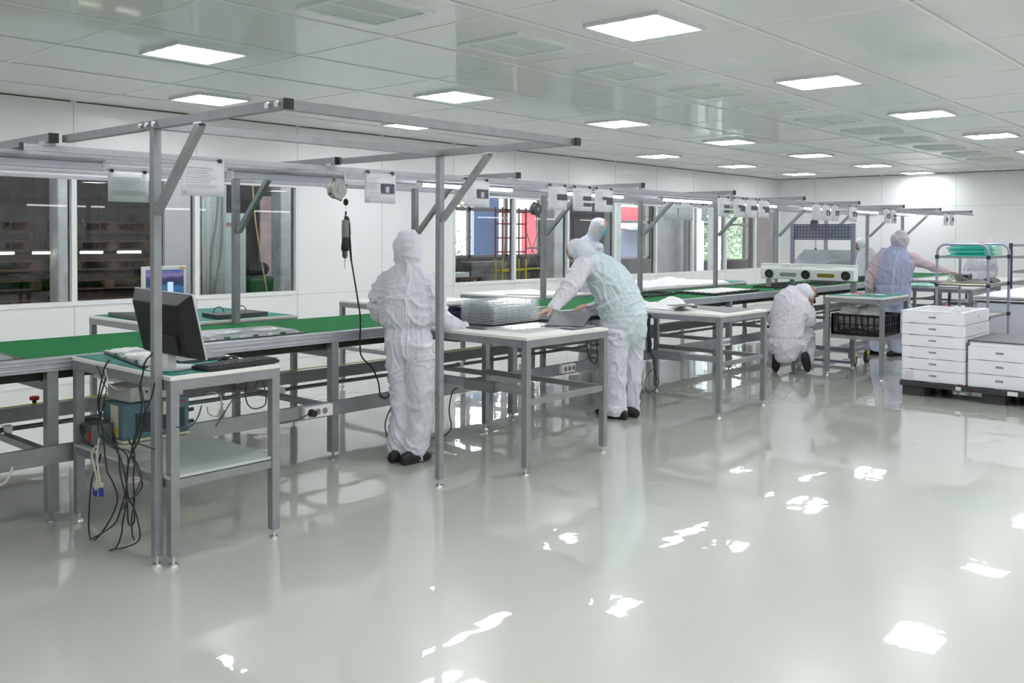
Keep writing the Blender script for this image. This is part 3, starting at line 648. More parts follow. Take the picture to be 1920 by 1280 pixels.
# keyboard and mouse
Mk = Matrix.Translation((2.63, 4.262, .944)) @ Matrix.Rotation(math.radians(4), 4, 'Z'); bk = oriented(Mk)
t = thing('keyboard', 'black computer keyboard at the edge of the green table', 'keyboard', (2.63, 4.262, .938))
mb = MB(); bk(mb, (0, 0, .004), (.44, .15, .018)); mb.build('case', BLACK, t, .004)
ri = 0
for r in range(5):
    mb = MB(); bk(mb, (0, -.055 + r * .0255, .0135), (.42, .0215, .006))
    for k in range(20): bk(mb, (-.203 + k * .0213, -.055 + r * .0255, .0185), (.0165, .019, .006))
    mb.build('key_row', mat('key_black', (.03, .03, .034), .5), t, .001)
t = thing('computer_mouse', 'black computer mouse behind the keyboard', 'mouse', (2.70, 4.455, .938))
MB().ell((2.70, 4.455, .945), (.034, .058, .026), M=Matrix.Rotation(.9, 3, 'Z')).build('shell', mat('mouse_black', (.015, .012, .02), .15, coat=.5), t)
MB().cyl((2.715, 4.47, .968), (2.72, 4.475, .968), .007).build('wheel', RUBBER, t)
tag(MB().tube(spline([(2.735, 4.50, .95), (2.79, 4.53, .945), (2.77, 4.60, .943), (2.70, 4.64, .943)]), .003).build('mouse_cord', BLACK), 'short black cord curling behind the computer mouse', 'cord')
# open metal chassis with circuit boards, and the dark panels under it
m_bare = mat('chassis_metal', (.50, .51, .54), .3, .75, var=(20, .12)); m_pcb = mat('circuit_green', (.05, .22, .08), .5, var=(60, .5))
def chassis(name, lab, quad, z, h, seed, group=None, inner=True, kids=True, col=None):
    # quad: four floor-plan corners; a folded metal tray, its walls, boards and film on top
    q = [V((a, b, 0)) for a, b in quad]; cen = sum(q, V()) / 4; rd = random.Random(seed)
    t = thing(name, lab, 'metal panel' if not kids else 'chassis', (cen.x, cen.y, z), group)
    mb = MB(); lo = [(p.x, p.y, z) for p in q]; ins = [p + (cen - p) * .10 for p in q]; hi = [(p.x, p.y, z + h) for p in ins]
    mb.add(lo + hi, [(3, 2, 1, 0), (4, 5, 6, 7)] + [(k, (k + 1) % 4, 4 + (k + 1) % 4, 4 + k) for k in range(4)]); mb.build('shell', col or m_bare, t, .002)
    mb = MB(); 
    for k in range(4):
        a, b = q[k] + (cen - q[k]) * -.04, q[(k + 1) % 4] + (cen - q[(k + 1) % 4]) * -.04; mb.bar((a.x, a.y, z + .006), (b.x, b.y, z + .006), .03, .008)
    mb.build('rim', DARK, t)
    if kids:
        a, b = q[0], q[1]; 
        for k in range(7):
            u = (k + .5) / 7; p = a + (b - a) * u + (cen - a) * .02; s = rd.uniform(.02, .05)
            MB().box((p.x, p.y, z + h * .5), (s, .012, h * .5), Matrix.Rotation(math.atan2((b - a).y, (b - a).x), 3, 'Z')).build('circuit_board' if k % 2 else 'connector', m_pcb if k % 2 else WHITE_P, t)
        for k in range(2):
            p = cen + (q[k] - cen) * .4; mb = MB(); n = 9; vs = []
            for i in range(n):
                for j in range(n): vs.append((p.x - .1 + .2 * i / (n - 1), p.y - .08 + .16 * j / (n - 1), z + h + .004 + .018 * abs(noise.noise(V((i * .9, j * .9, seed + k))))))
            mb.add(vs, [(i * n + j, (i + 1) * n + j, (i + 1) * n + j + 1, i * n + j + 1) for i in range(n - 1) for j in range(n - 1)]); mb.build('crumpled_film', FOIL, t)
    return t
chassis('open_chassis', 'open white metal chassis with circuit boards on the green table', [(2.40, 5.24), (2.27, 4.55), (2.42, 4.52), (2.56, 5.22)], .939, .03, 4, col=WHITE_P)
def slab(name, lab, quad, z, h, m=DARK, cat='panel', group=None, bev=.002):
    return tag(MB().prism(quad, z, z + h).build(name, m, bev=bev), lab, cat, group)
slab('flat_panel', 'dark flat panel lying behind the open white chassis on the green table', [(2.60, 4.95), (2.78, 4.93), (2.79, 5.25), (2.62, 5.27)], .939, .02)
slab('flat_panel', 'dark flat panel lying beneath the black monitor on the green table', [(2.46, 4.53), (2.79, 4.56), (2.79, 4.86), (2.52, 4.84)], .939, .015)
# below: blue computer, white case, power supply
t = thing('tower_computer', 'blue-grey industrial computer lying on the shelf under the green table', 'computer', (2.45, 4.8, .445))
m_blu = mat('case_blue', (.115, .21, .245), .5, .2, var=(9, .15))
Mc = Matrix.Translation((2.585, 5.155, .565)) @ Matrix.Rotation(math.radians(-1), 4, 'Z'); bc = oriented(Mc)
mb = MB(); bc(mb, (0, 0, 0), (.40, .25, .20)); mb.build('case', m_blu, t, .004)
mb = MB(); bc(mb, (-.202, -.03, .0), (.004, .09, .18)); mb.build('slot_panel', mat('slot_cream', (.62, .62, .48), .5), t)
mb = MB(); bc(mb, (-.205, -.055, -.055), (.004, .03, .05)); mb.build('warning_sticker', mat('sticker_orange', (.7, .38, .04), .5), t)
mb = MB(); bc(mb, (.06, -.127, .055), (.045, .003, .075)); mb.build('note_sticker', mat('note_cream', (.66, .64, .42), .6), t)
mb = MB(); bc(mb, (.155, -.1265, .082), (.04, .003, .010)); mb.build('badge', mat('badge_red', (.4, .03, .04), .5), t)
gr = MB()
for i in range(24):
    for j in range(9): bc(gr, (-.12 + i * .0125, -.1262, -.062 + j * .0125), (.0085, .002, .0085))
gr.build('vent_grille', mat('grille_dark', (.01, .012, .016), .7), t)
for dx, dz in ((.19, .02), (.19, -.05)): mb = MB(); mb.cyl(Mc @ V((dx + .02, -.1, dz)), Mc @ V((dx + .05, -.1, dz)), .012); mb.build('knob', BLACK, t)
mb = MB(); bc(mb, (0, 0, -.108), (.40, .26, .014)); tag(mb.build('wooden_board', mat('board_cream', (.60, .62, .45), .6)), 'pale thin board under the blue-grey computer', 'board')
t = thing('white_case', 'scuffed white metal case lying on top of the blue-grey computer', 'case', (2.5, 4.85, .66))
Mw = Matrix.Translation((2.60, 5.19, .712)) @ Matrix.Rotation(math.radians(5), 4, 'Z'); bw = oriented(Mw)
mb = MB(); bw(mb, (0, 0, 0), (.34, .24, .085)); mb.build('cover', mat('case_white', (.68, .68, .66), .55, var=(25, .2)), t, .004)
mb = MB(); mb.cyl(Mw @ V((-.07, -.121, .01)), Mw @ V((-.07, -.126, .01)), .007); mb.build('screw', BLACKM, t)
t = thing('power_supply', 'small grey power supply with a red switch left of the blue-grey computer', 'power supply', (2.3, 5.12, .445))
MB().rbox(2.25, 2.37, 5.12, 5.36, .445, .56, .004).build('box', mat('psu_grey', (.17, .18, .20), .45, .5), t)
MB().bb(2.245, 2.25, 5.14, 5.165, .46, .52).build('switch', mat('switch_red', (.6, .02, .02), .4), t)
MB().bb(2.235, 2.25, 5.22, 5.28, .50, .55).build('plug', BLACK, t)
# tangle of cables hanging out on the left
CG = 'black cables hanging in a tangle beside the computer table'
CL = 'black cable in the tangle hanging beside the computer table'
def cable(pts, r=.0042, m=BLACK, lab=CL, grp=CG, nm='cable'): return wire(nm, pts, r, m, lab, 'cable', grp, 5)
cable([(2.150,4.726,0.750),(2.150,4.814,0.641),(2.150,4.778,0.562),(2.150,4.632,0.542),(2.150,4.528,0.436),(2.150,4.494,0.307),(2.150,4.542,0.162),(2.150,4.554,0.105),(2.150,4.631,0.011),(2.150,4.815,-0.023),(2.150,4.923,0.010),(2.150,4.928,0.138),(2.150,4.894,0.316),(2.150,4.817,0.415),(2.150,4.785,0.476)])
cable([(2.130,4.314,0.906),(2.130,4.282,0.834),(2.130,4.261,0.758),(2.130,4.316,0.634),(2.130,4.417,0.518),(2.130,4.451,0.426),(2.130,4.441,0.322),(2.130,4.363,0.257),(2.130,4.320,0.140),(2.130,4.443,0.070),(2.130,4.648,0.003)])
cable([(2.140,4.660,0.979),(2.140,4.715,0.933),(2.140,4.778,0.801),(2.140,4.791,0.729),(2.140,4.742,0.624),(2.140,4.622,0.559),(2.140,4.483,0.527),(2.140,4.460,0.477),(2.140,4.485,0.338),(2.140,4.543,0.232),(2.140,4.603,0.151),(2.140,4.761,0.062),(2.140,4.907,-0.004)])
cable([(2.120,4.145,0.920),(2.120,4.177,0.848),(2.120,4.252,0.761),(2.120,4.318,0.648),(2.120,4.385,0.546),(2.120,4.319,0.478),(2.120,4.271,0.421),(2.120,4.320,0.360),(2.120,4.420,0.301),(2.120,4.489,0.247)])
cable([(2.160,4.707,0.654),(2.160,4.653,0.601),(2.160,4.606,0.503),(2.160,4.584,0.397),(2.160,4.515,0.274),(2.160,4.505,0.181),(2.160,4.476,0.160),(2.160,4.436,0.195),(2.160,4.447,0.314)])
cable([(2.130,4.438,0.610),(2.130,4.372,0.546),(2.130,4.384,0.412),(2.130,4.374,0.308),(2.130,4.403,0.223),(2.130,4.398,0.144),(2.130,4.376,0.117)])
cable([(2.150,4.713,0.890),(2.150,4.762,0.816),(2.150,4.801,0.727),(2.150,4.753,0.565),(2.150,4.718,0.404),(2.150,4.646,0.347),(2.150,4.599,0.260),(2.150,4.721,0.110),(2.150,4.846,0.012),(2.150,4.911,-0.025)])
cable([(2.120,4.165,1.060),(2.120,4.228,1.021),(2.120,4.250,0.994),(2.120,4.261,0.954),(2.120,4.294,0.872),(2.120,4.273,0.797),(2.120,4.317,0.687),(2.120,4.362,0.602),(2.120,4.296,0.607),(2.120,4.148,0.604)], .004)
cable([(2.140,4.801,0.938),(2.140,4.764,0.900),(2.140,4.740,0.861),(2.140,4.691,0.825),(2.140,4.710,0.789),(2.140,4.754,0.678),(2.140,4.718,0.572),(2.140,4.611,0.533),(2.140,4.460,0.544),(2.140,4.338,0.471),(2.140,4.327,0.420),(2.140,4.406,0.326),(2.140,4.508,0.266)], .003)
cable([(2.140,4.945,0.596),(2.140,4.984,0.573),(2.140,4.972,0.534),(2.140,4.894,0.512),(2.140,4.844,0.503),(2.140,4.793,0.499)], .005, lab='black mains cable looping from the power supply', grp=None)
cable([(2.150,4.737,0.930),(2.150,4.701,0.872),(2.150,4.677,0.847),(2.150,4.582,0.833)], .003, mat('cable_cream', (.60, .55, .38), .5), 'cream cable running down to the scuffed white case', None)
cable([(2.150,4.002,0.727),(2.150,3.929,0.730),(2.150,3.857,0.755),(2.150,3.801,0.804),(2.150,3.773,0.856)], .003, lab='thin black cable along the right of the blue-grey computer', grp=None)
for k, (pp, q) in enumerate([([(2.110,4.751,0.528),(2.110,4.801,0.481),(2.110,4.764,0.403),(2.110,4.728,0.340)], [(2.110,4.759,0.315),(2.110,4.772,0.268)]), ([(2.100,4.691,0.577),(2.100,4.716,0.496),(2.100,4.705,0.415),(2.100,4.681,0.351)], [(2.100,4.675,0.332),(2.100,4.670,0.284)])]):
    t = thing('display_cable', 'cream display cable ending in a blue plug, %s one of the pair' % ('left', 'right')[k], 'cable', pp[0], 'display cables with blue plugs')
    MB().tube(spline(pp, 5), .005).build('cord', mat('cable_beige', (.55, .50, .42), .5), t)
    a, b = V(pp[-1]), V(q[0]); MB().bar(a, b - V((0, 0, .005)), .035, .015, (1, 0, 0)).build('connector_body', mat('cable_beige', (.55, .50, .42), .5), t)
    MB().bar(q[0], q[1], .03, .012, (1, 0, 0)).build('blue_plug', mat('plug_blue', (.02, .04, .35), .4), t)
# loose wires under the table edge and plugged cables
cable([(2.693,4.190,0.943),(2.713,4.190,0.896),(2.706,4.190,0.855),(2.687,4.190,0.821),(2.652,4.190,0.805),(2.574,4.190,0.788),(2.512,4.190,0.714),(2.464,4.190,0.653)], .003, lab='thin black cord hanging from the keyboard over the table edge', grp=None)
cable([(3.101,4.900,0.716),(3.150,4.900,0.757),(3.195,4.900,0.732),(3.225,4.900,0.652),(3.221,4.900,0.576),(3.157,4.900,0.559),(3.105,4.900,0.585),(3.083,4.900,0.653),(3.094,4.900,0.734)], .004, lab='black cable coiled in a loop under the computer table', grp=None)
cable([(2.827,4.900,0.617),(2.840,4.900,0.571),(2.896,4.900,0.550),(2.924,4.900,0.594),(2.917,4.900,0.659),(2.868,4.900,0.696),(2.820,4.900,0.687)], .003, mat('cable_olive', (.35, .35, .22), .5), 'thin olive wire looping under the computer table', None)
cable([(3.761,5.200,0.400),(3.682,5.200,0.375),(3.597,5.200,0.373),(3.500,5.200,0.373)], .004, lab='black cable leaving the white sockets on the conveyor rail', grp=None)
cable([(5.247,5.240,0.396),(5.187,5.240,0.369),(5.151,5.240,0.223),(5.176,5.240,0.091),(5.116,5.240,0.035),(5.022,5.240,0.021),(4.907,5.240,0.056)], .005, lab='black cable running from the socket to the floor behind the standing worker', grp=None)
cable([(4.520,5.200,0.356),(4.478,5.200,0.302),(4.448,5.200,0.227),(4.463,5.200,0.145),(4.489,5.200,0.113)], .005, lab='black cable dangling beside the left leg of the standing worker', grp=None)
cable([(6.925,5.200,0.658),(6.935,5.200,0.561),(6.978,5.200,0.471),(7.037,5.200,0.419),(7.080,5.200,0.430),(7.096,5.200,0.521),(7.078,5.200,0.625)], .005, lab='black cable loop under the right edge of the tray table', grp=None)
cable([(7.581,4.900,0.492),(7.621,4.900,0.342),(7.670,4.900,0.242),(7.719,4.900,0.200),(7.643,4.900,0.130),(7.529,4.900,0.117),(7.463,4.900,0.193),(7.527,4.900,0.300),(7.621,4.900,0.342)], .004, lab='black cable curling beneath the table with the grey pad', grp=None)
t = thing('cable_bundle', 'thick black bundle hanging at the left leg of the grey-pad table', 'cable', (7.42, 5.25, .7))
MB().tube([(7.330,4.777,0.890),(7.330,4.781,0.738),(7.330,4.762,0.613),(7.330,4.768,0.537)], .022).build('sleeve', BLACK, t); MB().tube(spline([(7.330,4.768,0.547),(7.330,4.726,0.500),(7.330,4.702,0.452)]), .006).build('cord', BLACK, t)
cable([(8.292,4.300,0.796),(8.348,4.300,0.740),(8.361,4.300,0.670),(8.306,4.300,0.637),(8.261,4.300,0.661)], .006, lab='short thick black lead hanging under the grey-pad table', grp=None)
cable([(1.886,5.250,0.376),(1.865,5.250,0.322),(1.843,5.250,0.298),(1.796,5.250,0.288)], .008, mat('cable_white', (.55, .54, .50), .5), 'pale cable drooping below the conveyor rail at far left', None)

# ------------------------------------------------------------------ clear trays
m_clear = bpy.data.materials.new('clear_tray'); m_clear.use_nodes = True
N, L = m_clear.node_tree.nodes, m_clear.node_tree.links; N.remove(N['Principled BSDF'])
t_ = N.new('ShaderNodeBsdfTransparent'); g_ = N.new('ShaderNodeBsdfGlossy'); d_ = N.new('ShaderNodeBsdfDiffuse'); a_ = N.new('ShaderNodeMixShader'); b_ = N.new('ShaderNodeMixShader'); lw = N.new('ShaderNodeLayerWeight')
t_.inputs[0].default_value = (.93, .94, .94, 1); g_.inputs['Roughness'].default_value = .08; d_.inputs[0].default_value = (.8, .82, .84, 1); lw.inputs['Blend'].default_value = .35
a_.inputs[0].default_value = .35; L.new(g_.outputs[0], a_.inputs[1]); L.new(d_.outputs[0], a_.inputs[2])
mr = N.new('ShaderNodeMapRange'); mr.inputs['To Min'].default_value = .05; mr.inputs['To Max'].default_value = .5
L.new(lw.outputs['Facing'], mr.inputs['Value']); L.new(mr.outputs[0], b_.inputs[0]); L.new(t_.outputs[0], b_.inputs[1]); L.new(a_.outputs[0], b_.inputs[2]); L.new(b_.outputs[0], N['Material Output'].inputs[0])
def tray_mesh(w, d, h):
    mb = MB(); nx, ny = 7, 5; r = .012
    cw, cd = (w - 2 * r) / nx, (d - 2 * r) / ny
    for i in range(nx):
        for j in range(ny):
            x0 = -w / 2 + r + i * cw; y0 = -d / 2 + r + j * cd; s = .006; a = .12
            top = [(x0, y0, h), (x0 + cw, y0, h), (x0 + cw, y0 + cd, h), (x0, y0 + cd, h)]
            bot = [(x0 + cw * a, y0 + cd * a, 0), (x0 + cw * (1 - a), y0 + cd * a, 0), (x0 + cw * (1 - a), y0 + cd * (1 - a), 0), (x0 + cw * a, y0 + cd * (1 - a), 0)]
            mb.add(top + bot, [(0, 1, 5, 4), (1, 2, 6, 5), (2, 3, 7, 6), (3, 0, 4, 7), (7, 6, 5, 4)])
    return mb
TRW, TRD = .55, .34
m_rim = mat('tray_rim', (.80, .83, .86), .12, alpha=.55)
WORLD['tray_root'] = Matrix.Identity(4)
tr = tray_mesh(TRW, TRD, .016).build('clear_tray', m_clear); NT = 15
mb = MB(); w, d, r, h = TRW, TRD, .008, .0165
for (a, b, c_, e_) in ((-w / 2, w / 2, -d / 2, -d / 2 + r), (-w / 2, w / 2, d / 2 - r, d / 2), (-w / 2, -w / 2 + r, -d / 2 + r, d / 2 - r), (w / 2 - r, w / 2, -d / 2 + r, d / 2 - r)): mb.bb(a, b, c_, e_, h - .004, h)
rim0 = mb.build('rim', m_rim); rim0.parent = tr
for k in range(NT):
    o = tr if k == 0 else tr.copy()
    if k: COL.objects.link(o); c2 = rim0.copy(); COL.objects.link(c2); c2.parent = o
    o.location = (5.30 + random.uniform(-.004, .004), 4.82 + random.uniform(-.004, .004), .952 + k * .0118); o.rotation_euler = (0, 0, random.uniform(-.012, .012) + .02)
    tag(o, 'clear plastic tray in the tall stack on the white table, %s' % ('bottom one' if k == 0 else 'topmost' if k == NT - 1 else '%s from the bottom' % (ORD + ['thirteenth', 'fourteenth', 'fifteenth'])[k]), 'tray', 'clear trays stacked on the white table')
o = tr.copy(); COL.objects.link(o); c2 = rim0.copy(); COL.objects.link(c2); c2.parent = o; o.location = (5.20, 4.40, .942); o.rotation_euler = (0, 0, .03); o.scale = (1.15, 1.15, .8); tag(o, 'single clear tray lying flat in front of the tall tray stack', 'tray')
slab('dark_sheet', 'dark sheet under the bottom of the tray stack', [(4.86, 4.60), (5.58, 4.63), (5.58, 5.02), (4.86, 5.00)], .941, .010, DARK, 'sheet')
# lids being handled on the right of that table
t = tag(MB().build('x', DARK) if False else MB().add([(5.30, 4.36, .955), (5.42, 4.11, .955), (5.98, 4.42, 1.01), (5.93, 4.78, 1.0), (5.30, 4.36, .961), (5.42, 4.11, .961), (5.98, 4.42, 1.016), (5.93, 4.78, 1.006)],
    [(3, 2, 1, 0), (4, 5, 6, 7), (0, 1, 5, 4), (1, 2, 6, 5), (2, 3, 7, 6), (3, 0, 4, 7)]).build('satin_plate', mat('lid_satin', (.09, .095, .11), .42, .3), bev=.001), 'satin dark lid tilted up under the hand of the bending worker', 'lid')
for x, y, z in ((5.72, 4.56, .998), (5.82, 4.50, 1.005)): MB().cyl((x, y, z - .006), (x, y, z + .008), .012).build('screw', ZINC, t)
slab('dark_plate', 'flat dark lid lying under the tilted satin lid', [(5.32, 4.43), (5.30, 4.10), (5.60, 4.12), (5.61, 4.44)], .941, .013, mat('lid_grey', (.17, .18, .215), .35, .4), 'lid')
slab('dark_plate', 'narrow dark lid edge beside the tray stack on the white table', [(5.60, 4.5), (5.62, 5.2), (5.59, 5.25), (5.585, 4.5)], .941, .03, DARK, 'lid')
t = thing('parts_bin', 'dark blue parts bin between the tray stack and the conveyor', 'bin', (5.05, 5.2, .94))
mb = MB(); mb.bb(4.86, 5.26, 5.10, 5.11, .941, 1.03); mb.bb(4.86, 5.26, 5.26, 5.27, .941, 1.06); mb.bb(4.86, 4.87, 5.11, 5.26, .941, 1.05); mb.bb(5.25, 5.26, 5.11, 5.26, .941, 1.05); mb.bb(4.87, 5.25, 5.11, 5.26, .941, .95)
mb.build('tub', mat('bin_blue', (.015, .018, .05), .45), t)
t = thing('parts_bin', 'dark blue parts bin behind the white cloth on the grey-pad table', 'bin', (7.75, 5.2, .93))
mb = MB(); mb.bb(7.5, 7.75, 5.13, 5.14, .931, 1.02); mb.bb(7.5, 7.75, 5.26, 5.27, .931, 1.05); mb.bb(7.5, 7.51, 5.14, 5.26, .931, 1.04); mb.bb(7.74, 7.75, 5.14, 5.26, .931, 1.04)
mb.build('tub', mat('bin_blue2', (.03, .05, .16), .45), t)

# ------------------------------------------------------------------ cloth and film
m_cloth = mat('white_cloth', (.84, .84, .87), .8, bump=(60, .3, .004))
def cloth(lab, cx, cy, z, w, d, h, seed, m=m_cloth, rot=0., n=26, name='white_cloth', cat='cloth', fr=7., grp=None):
    mb = MB(); vs = []; c, s = math.cos(rot), math.sin(rot)
    for i in range(n):
        for j in range(n):
            u, v = i / (n - 1) * 2 - 1, j / (n - 1) * 2 - 1; e = max(0, 1 - max(abs(u), abs(v)) ** 3)
            wob = 1 + .18 * noise.noise(V((u * 1.4, v * 1.4, seed)))
            x, y = u * w / 2 * wob, v * d / 2 * wob
            r = 1 - abs(noise.noise(V((x * fr, y * fr, seed + 3.1)))) * 2; r2 = noise.noise(V((x * 3, y * 3, seed + 9)))
            vs.append((cx + x * c - y * s, cy + x * s + y * c, z + .003 + e * h * max(0.02, .35 + .4 * r + .5 * r2)))
    mb.add(vs, [(i * n + j, (i + 1) * n + j, (i + 1) * n + j + 1, i * n + j + 1) for i in range(n - 1) for j in range(n - 1)], True)
    o = mb.build(name, m); o.modifiers.new('s', 'SOLIDIFY').thickness = .002; o.modifiers['s'].offset = 1
    return tag(o, lab, cat, grp)
cloth('crumpled white cloth peak at the back left of the grey-pad table', 7.62, 5.03, .932, .30, .22, .09, 1)
cloth('crumpled white cloth in the middle of the grey-pad table', 7.95, 4.86, .932, .34, .26, .12, 2)
cloth('low white wrap at the left of the grey-pad table', 7.62, 4.72, .932, .36, .3, .04, 5)
slab('thin_plate', 'thin dark-edged lid in front of the cloth on the grey-pad table', [(7.40, 4.50), (7.62, 4.42), (7.74, 4.62), (7.5, 4.68)], .975, .006, DARK, 'lid')
slab('grey_pad', 'thin grey pad lying on the right half of the white-topped table', [(7.62, 4.10), (8.20, 4.12), (8.22, 4.95), (8.02, 4.98)], .931, .004, mat('pad_grey', (.33, .34, .36), .8, var=(40, .3)), 'pad')
tag(MB().rbox(7.88, 7.93, 4.60, 4.64, .931, .945, .01).build('black_clip', BLACK), 'tiny black clip on the table beside the white cloth', 'clip')
for k, (x, y, w, d, h, r) in enumerate([(10.85, 7.2, .8, .7, .11, .1), (11.72, 7.25, .75, .8, .10, .2), (12.5, 7.2, .65, .7, .05, 0), (8.55, 7.2, .7, .6, .05, .3), (6.7, 7.2, .8, .6, .04, .1)]):
    cloth(['heap of white wrapping at the left end of the long far table', 'heap of white wrapping in the middle of the long far table', 'flat white wrapping at the right end of the long far table', 'white wrapping on the far table before the masked worker', 'white wrapping on the far table behind the tray stack'][k], x, y, .932, w, d, h, 20 + k, rot=r, n=30, name='white_wrapping', cat='wrapping', fr=4)
slab('green_sheet', 'thin green-edged sheet at the right end of the long far table', [(12.75, 6.8), (13.3, 6.85), (13.4, 7.3), (12.8, 7.3)], .934, .008, MATG)
slab('white_board', 'white board lying behind the tray stack on the far table', [(6.2, 6.82), (7.1, 6.84), (7.2, 7.1), (6.25, 7.1)], .933, .014, WHITE_P, 'board')

# ------------------------------------------------------------------ products on the belt
ZB = .908
chassis('metal_chassis', 'grey metal chassis with boards and film on the belt, behind the monitor', [(3.20, 5.58), (3.98, 5.58), (4.02, 6.02), (3.3, 6.05)], ZB, .032, 11)
chassis('metal_chassis', 'grey metal chassis lying on the belt at the far left edge', [(1.2, 5.50), (2.02, 5.54), (2.02, 5.98), (1.2, 5.98)], ZB, .028, 12, kids=False, col=m_bare)
def frame_panel(lab, q, z, white=True, grp=None):
    t = thing('backlight_panel', lab, 'panel', (sum(a for a, b in q) / 4, sum(b for a, b in q) / 4, z), grp)
    mb = MB()
    for k in range(4):
        a, b = q[k], q[(k + 1) % 4]; mb.bar((a[0], a[1], z + .012), (b[0], b[1], z + .012), .05, .022)
    for k in range(4):
        a, b = V((*q[k], 0)), V((*q[(k + 1) % 4], 0))
        for u in range(1, 7): p = a + (b - a) * u / 7; mb.box((p.x, p.y, z + .026), (.015, .015, .012))
    mb.build('frame', BLACKM, t)
    if white: MB().prism([(sum(a for a, _ in q) / 4 + (x - sum(a for a, _ in q) / 4) * .9, sum(b for _, b in q) / 4 + (y - sum(b for _, b in q) / 4) * .86) for x, y in q], z + .024, z + .030).build('white_sheet', WHITE_P, t)
frame_panel('empty black panel frame on the belt, left of the white-faced panel', [(9.2, 6.05), (9.95, 6.10), (10.0, 6.45), (9.3, 6.45)], ZB, False)
frame_panel('black-framed panel with a white face on the belt before the far table', [(10.1, 5.62), (11.35, 5.68), (11.4, 6.25), (10.2, 6.22)], ZB, True)
for k, (x, y) in enumerate([(12.2, 5.95), (12.9, 6.1), (13.6, 5.9), (14.4, 6.05), (15.3, 6.0), (16.3, 6.0)]):
    frame_panel('dark panel frame on the belt beyond the blower, %s along' % ORD[k], [(x, y - .22), (x + .55, y - .2), (x + .55, y + .22), (x, y + .2)], ZB, False, 'dark panel frames on the far belt')
chassis('metal_chassis', 'dark green-edged chassis on the belt beside the bending worker', [(6.0, 5.50), (6.85, 5.52), (6.85, 6.05), (6.0, 6.05)], ZB, .045, 14, col=mat('chassis_dark', (.22, .24, .25), .35, .5))
slab('dark_strip', 'thin black strip on the belt edge, left of the standing worker', [(4.0, 5.42), (4.32, 5.42), (4.32, 5.45), (4.0, 5.45)], .906, .006, BLACKM, 'strip')
# things on the green far table
t = thing('computer_monitor', 'white-framed monitor showing a mountain lake, beyond the conveyor', 'monitor', (3.85, 7.2, .935))
sc = [(3.581,7.200,1.365),(3.959,7.200,1.348),(3.944,7.200,1.141)]; x0, x1 = sc[0][0], sc[1][0]; zt = sc[0][2]
m_scr = mat('screen_lake', (.02, .02, .03), .2, emit=(1, 1, 1), es=.45)
N, L, B = nodes(m_scr); tc = N.new('ShaderNodeTexCoord'); sp = N.new('ShaderNodeSeparateXYZ'); rp = N.new('ShaderNodeValToRGB'); nz = N.new('ShaderNodeTexNoise'); nz.inputs['Scale'].default_value = 9
ad = N.new('ShaderNodeMath'); ad.operation = 'MULTIPLY_ADD'; ad.inputs[1].default_value = .09
L.new(tc.outputs['Object'], sp.inputs[0]); L.new(tc.outputs['Object'], nz.inputs['Vector']); L.new(nz.outputs['Fac'], ad.inputs[0]); L.new(sp.outputs['Z'], ad.inputs[2])
mr = N.new('ShaderNodeMapRange'); mr.inputs['From Min'].default_value = .17 ; mr.inputs['From Max'].default_value = .49
L.new(ad.outputs[0], mr.inputs['Value']); L.new(mr.outputs[0], rp.inputs['Fac']); cr = rp.color_ramp; cr.interpolation = 'LINEAR'
cr.elements[0].position = 0; cr.elements[0].color = (.03, .12, .3, 1); cr.elements[1].position = 1; cr.elements[1].color = (.05, .08, .35, 1)
for p, cc in ((.44, (.05, .2, .42, 1)), (.5, (.03, .04, .12, 1)), (.66, (.05, .06, .18, 1)), (.72, (.30, .24, .48, 1)), (.85, (.12, .14, .45, 1))): e_ = cr.elements.new(p); e_.color = cc
L.new(rp.outputs['Color'], B.inputs['Emission Color'])
MB().rbox(x0, x1, 7.19, 7.23, zt - .32, zt, .006).build('bezel', WHITE_P, t, .003)
MB().bb(x0 + .024, x1 - .024, 7.186, 7.19, zt - .27, zt - .028).build('screen', m_scr, t)
MB().bb((x0 + x1) / 2 + .02, x1 - .12, 7.183, 7.186, zt - .235, zt - .13).build('open_window', mat('screen_window', (.3, .4, .6), .4, emit=(.35, .45, .7), es=.8), t)
MB().bb(x1 - .06, x1 - .01, 7.1865, 7.19, zt - .018, zt - .006).build('sticker', mat('sticker_orange', (.7, .38, .04), .5), t)
MB().bar(((x0 + x1) / 2, 7.24, .94), ((x0 + x1) / 2, 7.24, 1.1), .06, .04).build('stand_neck', WHITE_P, t); MB().lathe(((x0 + x1) / 2, 7.24, .934), [(0, 0), (.11, 0), (.10, .012), (0, .016)]).build('stand_base', WHITE_P, t)
slab('dark_plate', 'large dark cover lying at the left of the green far table', [(3.50, 6.95), (3.80, 6.78), (4.05, 7.35), (3.55, 7.75)], .935, .03, DARK, 'cover')
slab('dark_plate', 'dark cover lying at the right of the green far table', [(4.0, 6.76), (4.5, 6.80), (4.5, 7.1), (4.05, 7.1)], .935, .035, DARK, 'cover')
for k, x in enumerate((4.12, 4.33)): tag(MB().tube([V((x + .05 * math.cos(a), 6.95, .972 + .05 * math.sin(a))) for a in [i * PI / 8 for i in range(9)]], .004).build('cable_loop', BLACK), 'small black cable loop on the dark cover, %s one' % ('left', 'right')[k], 'cable')


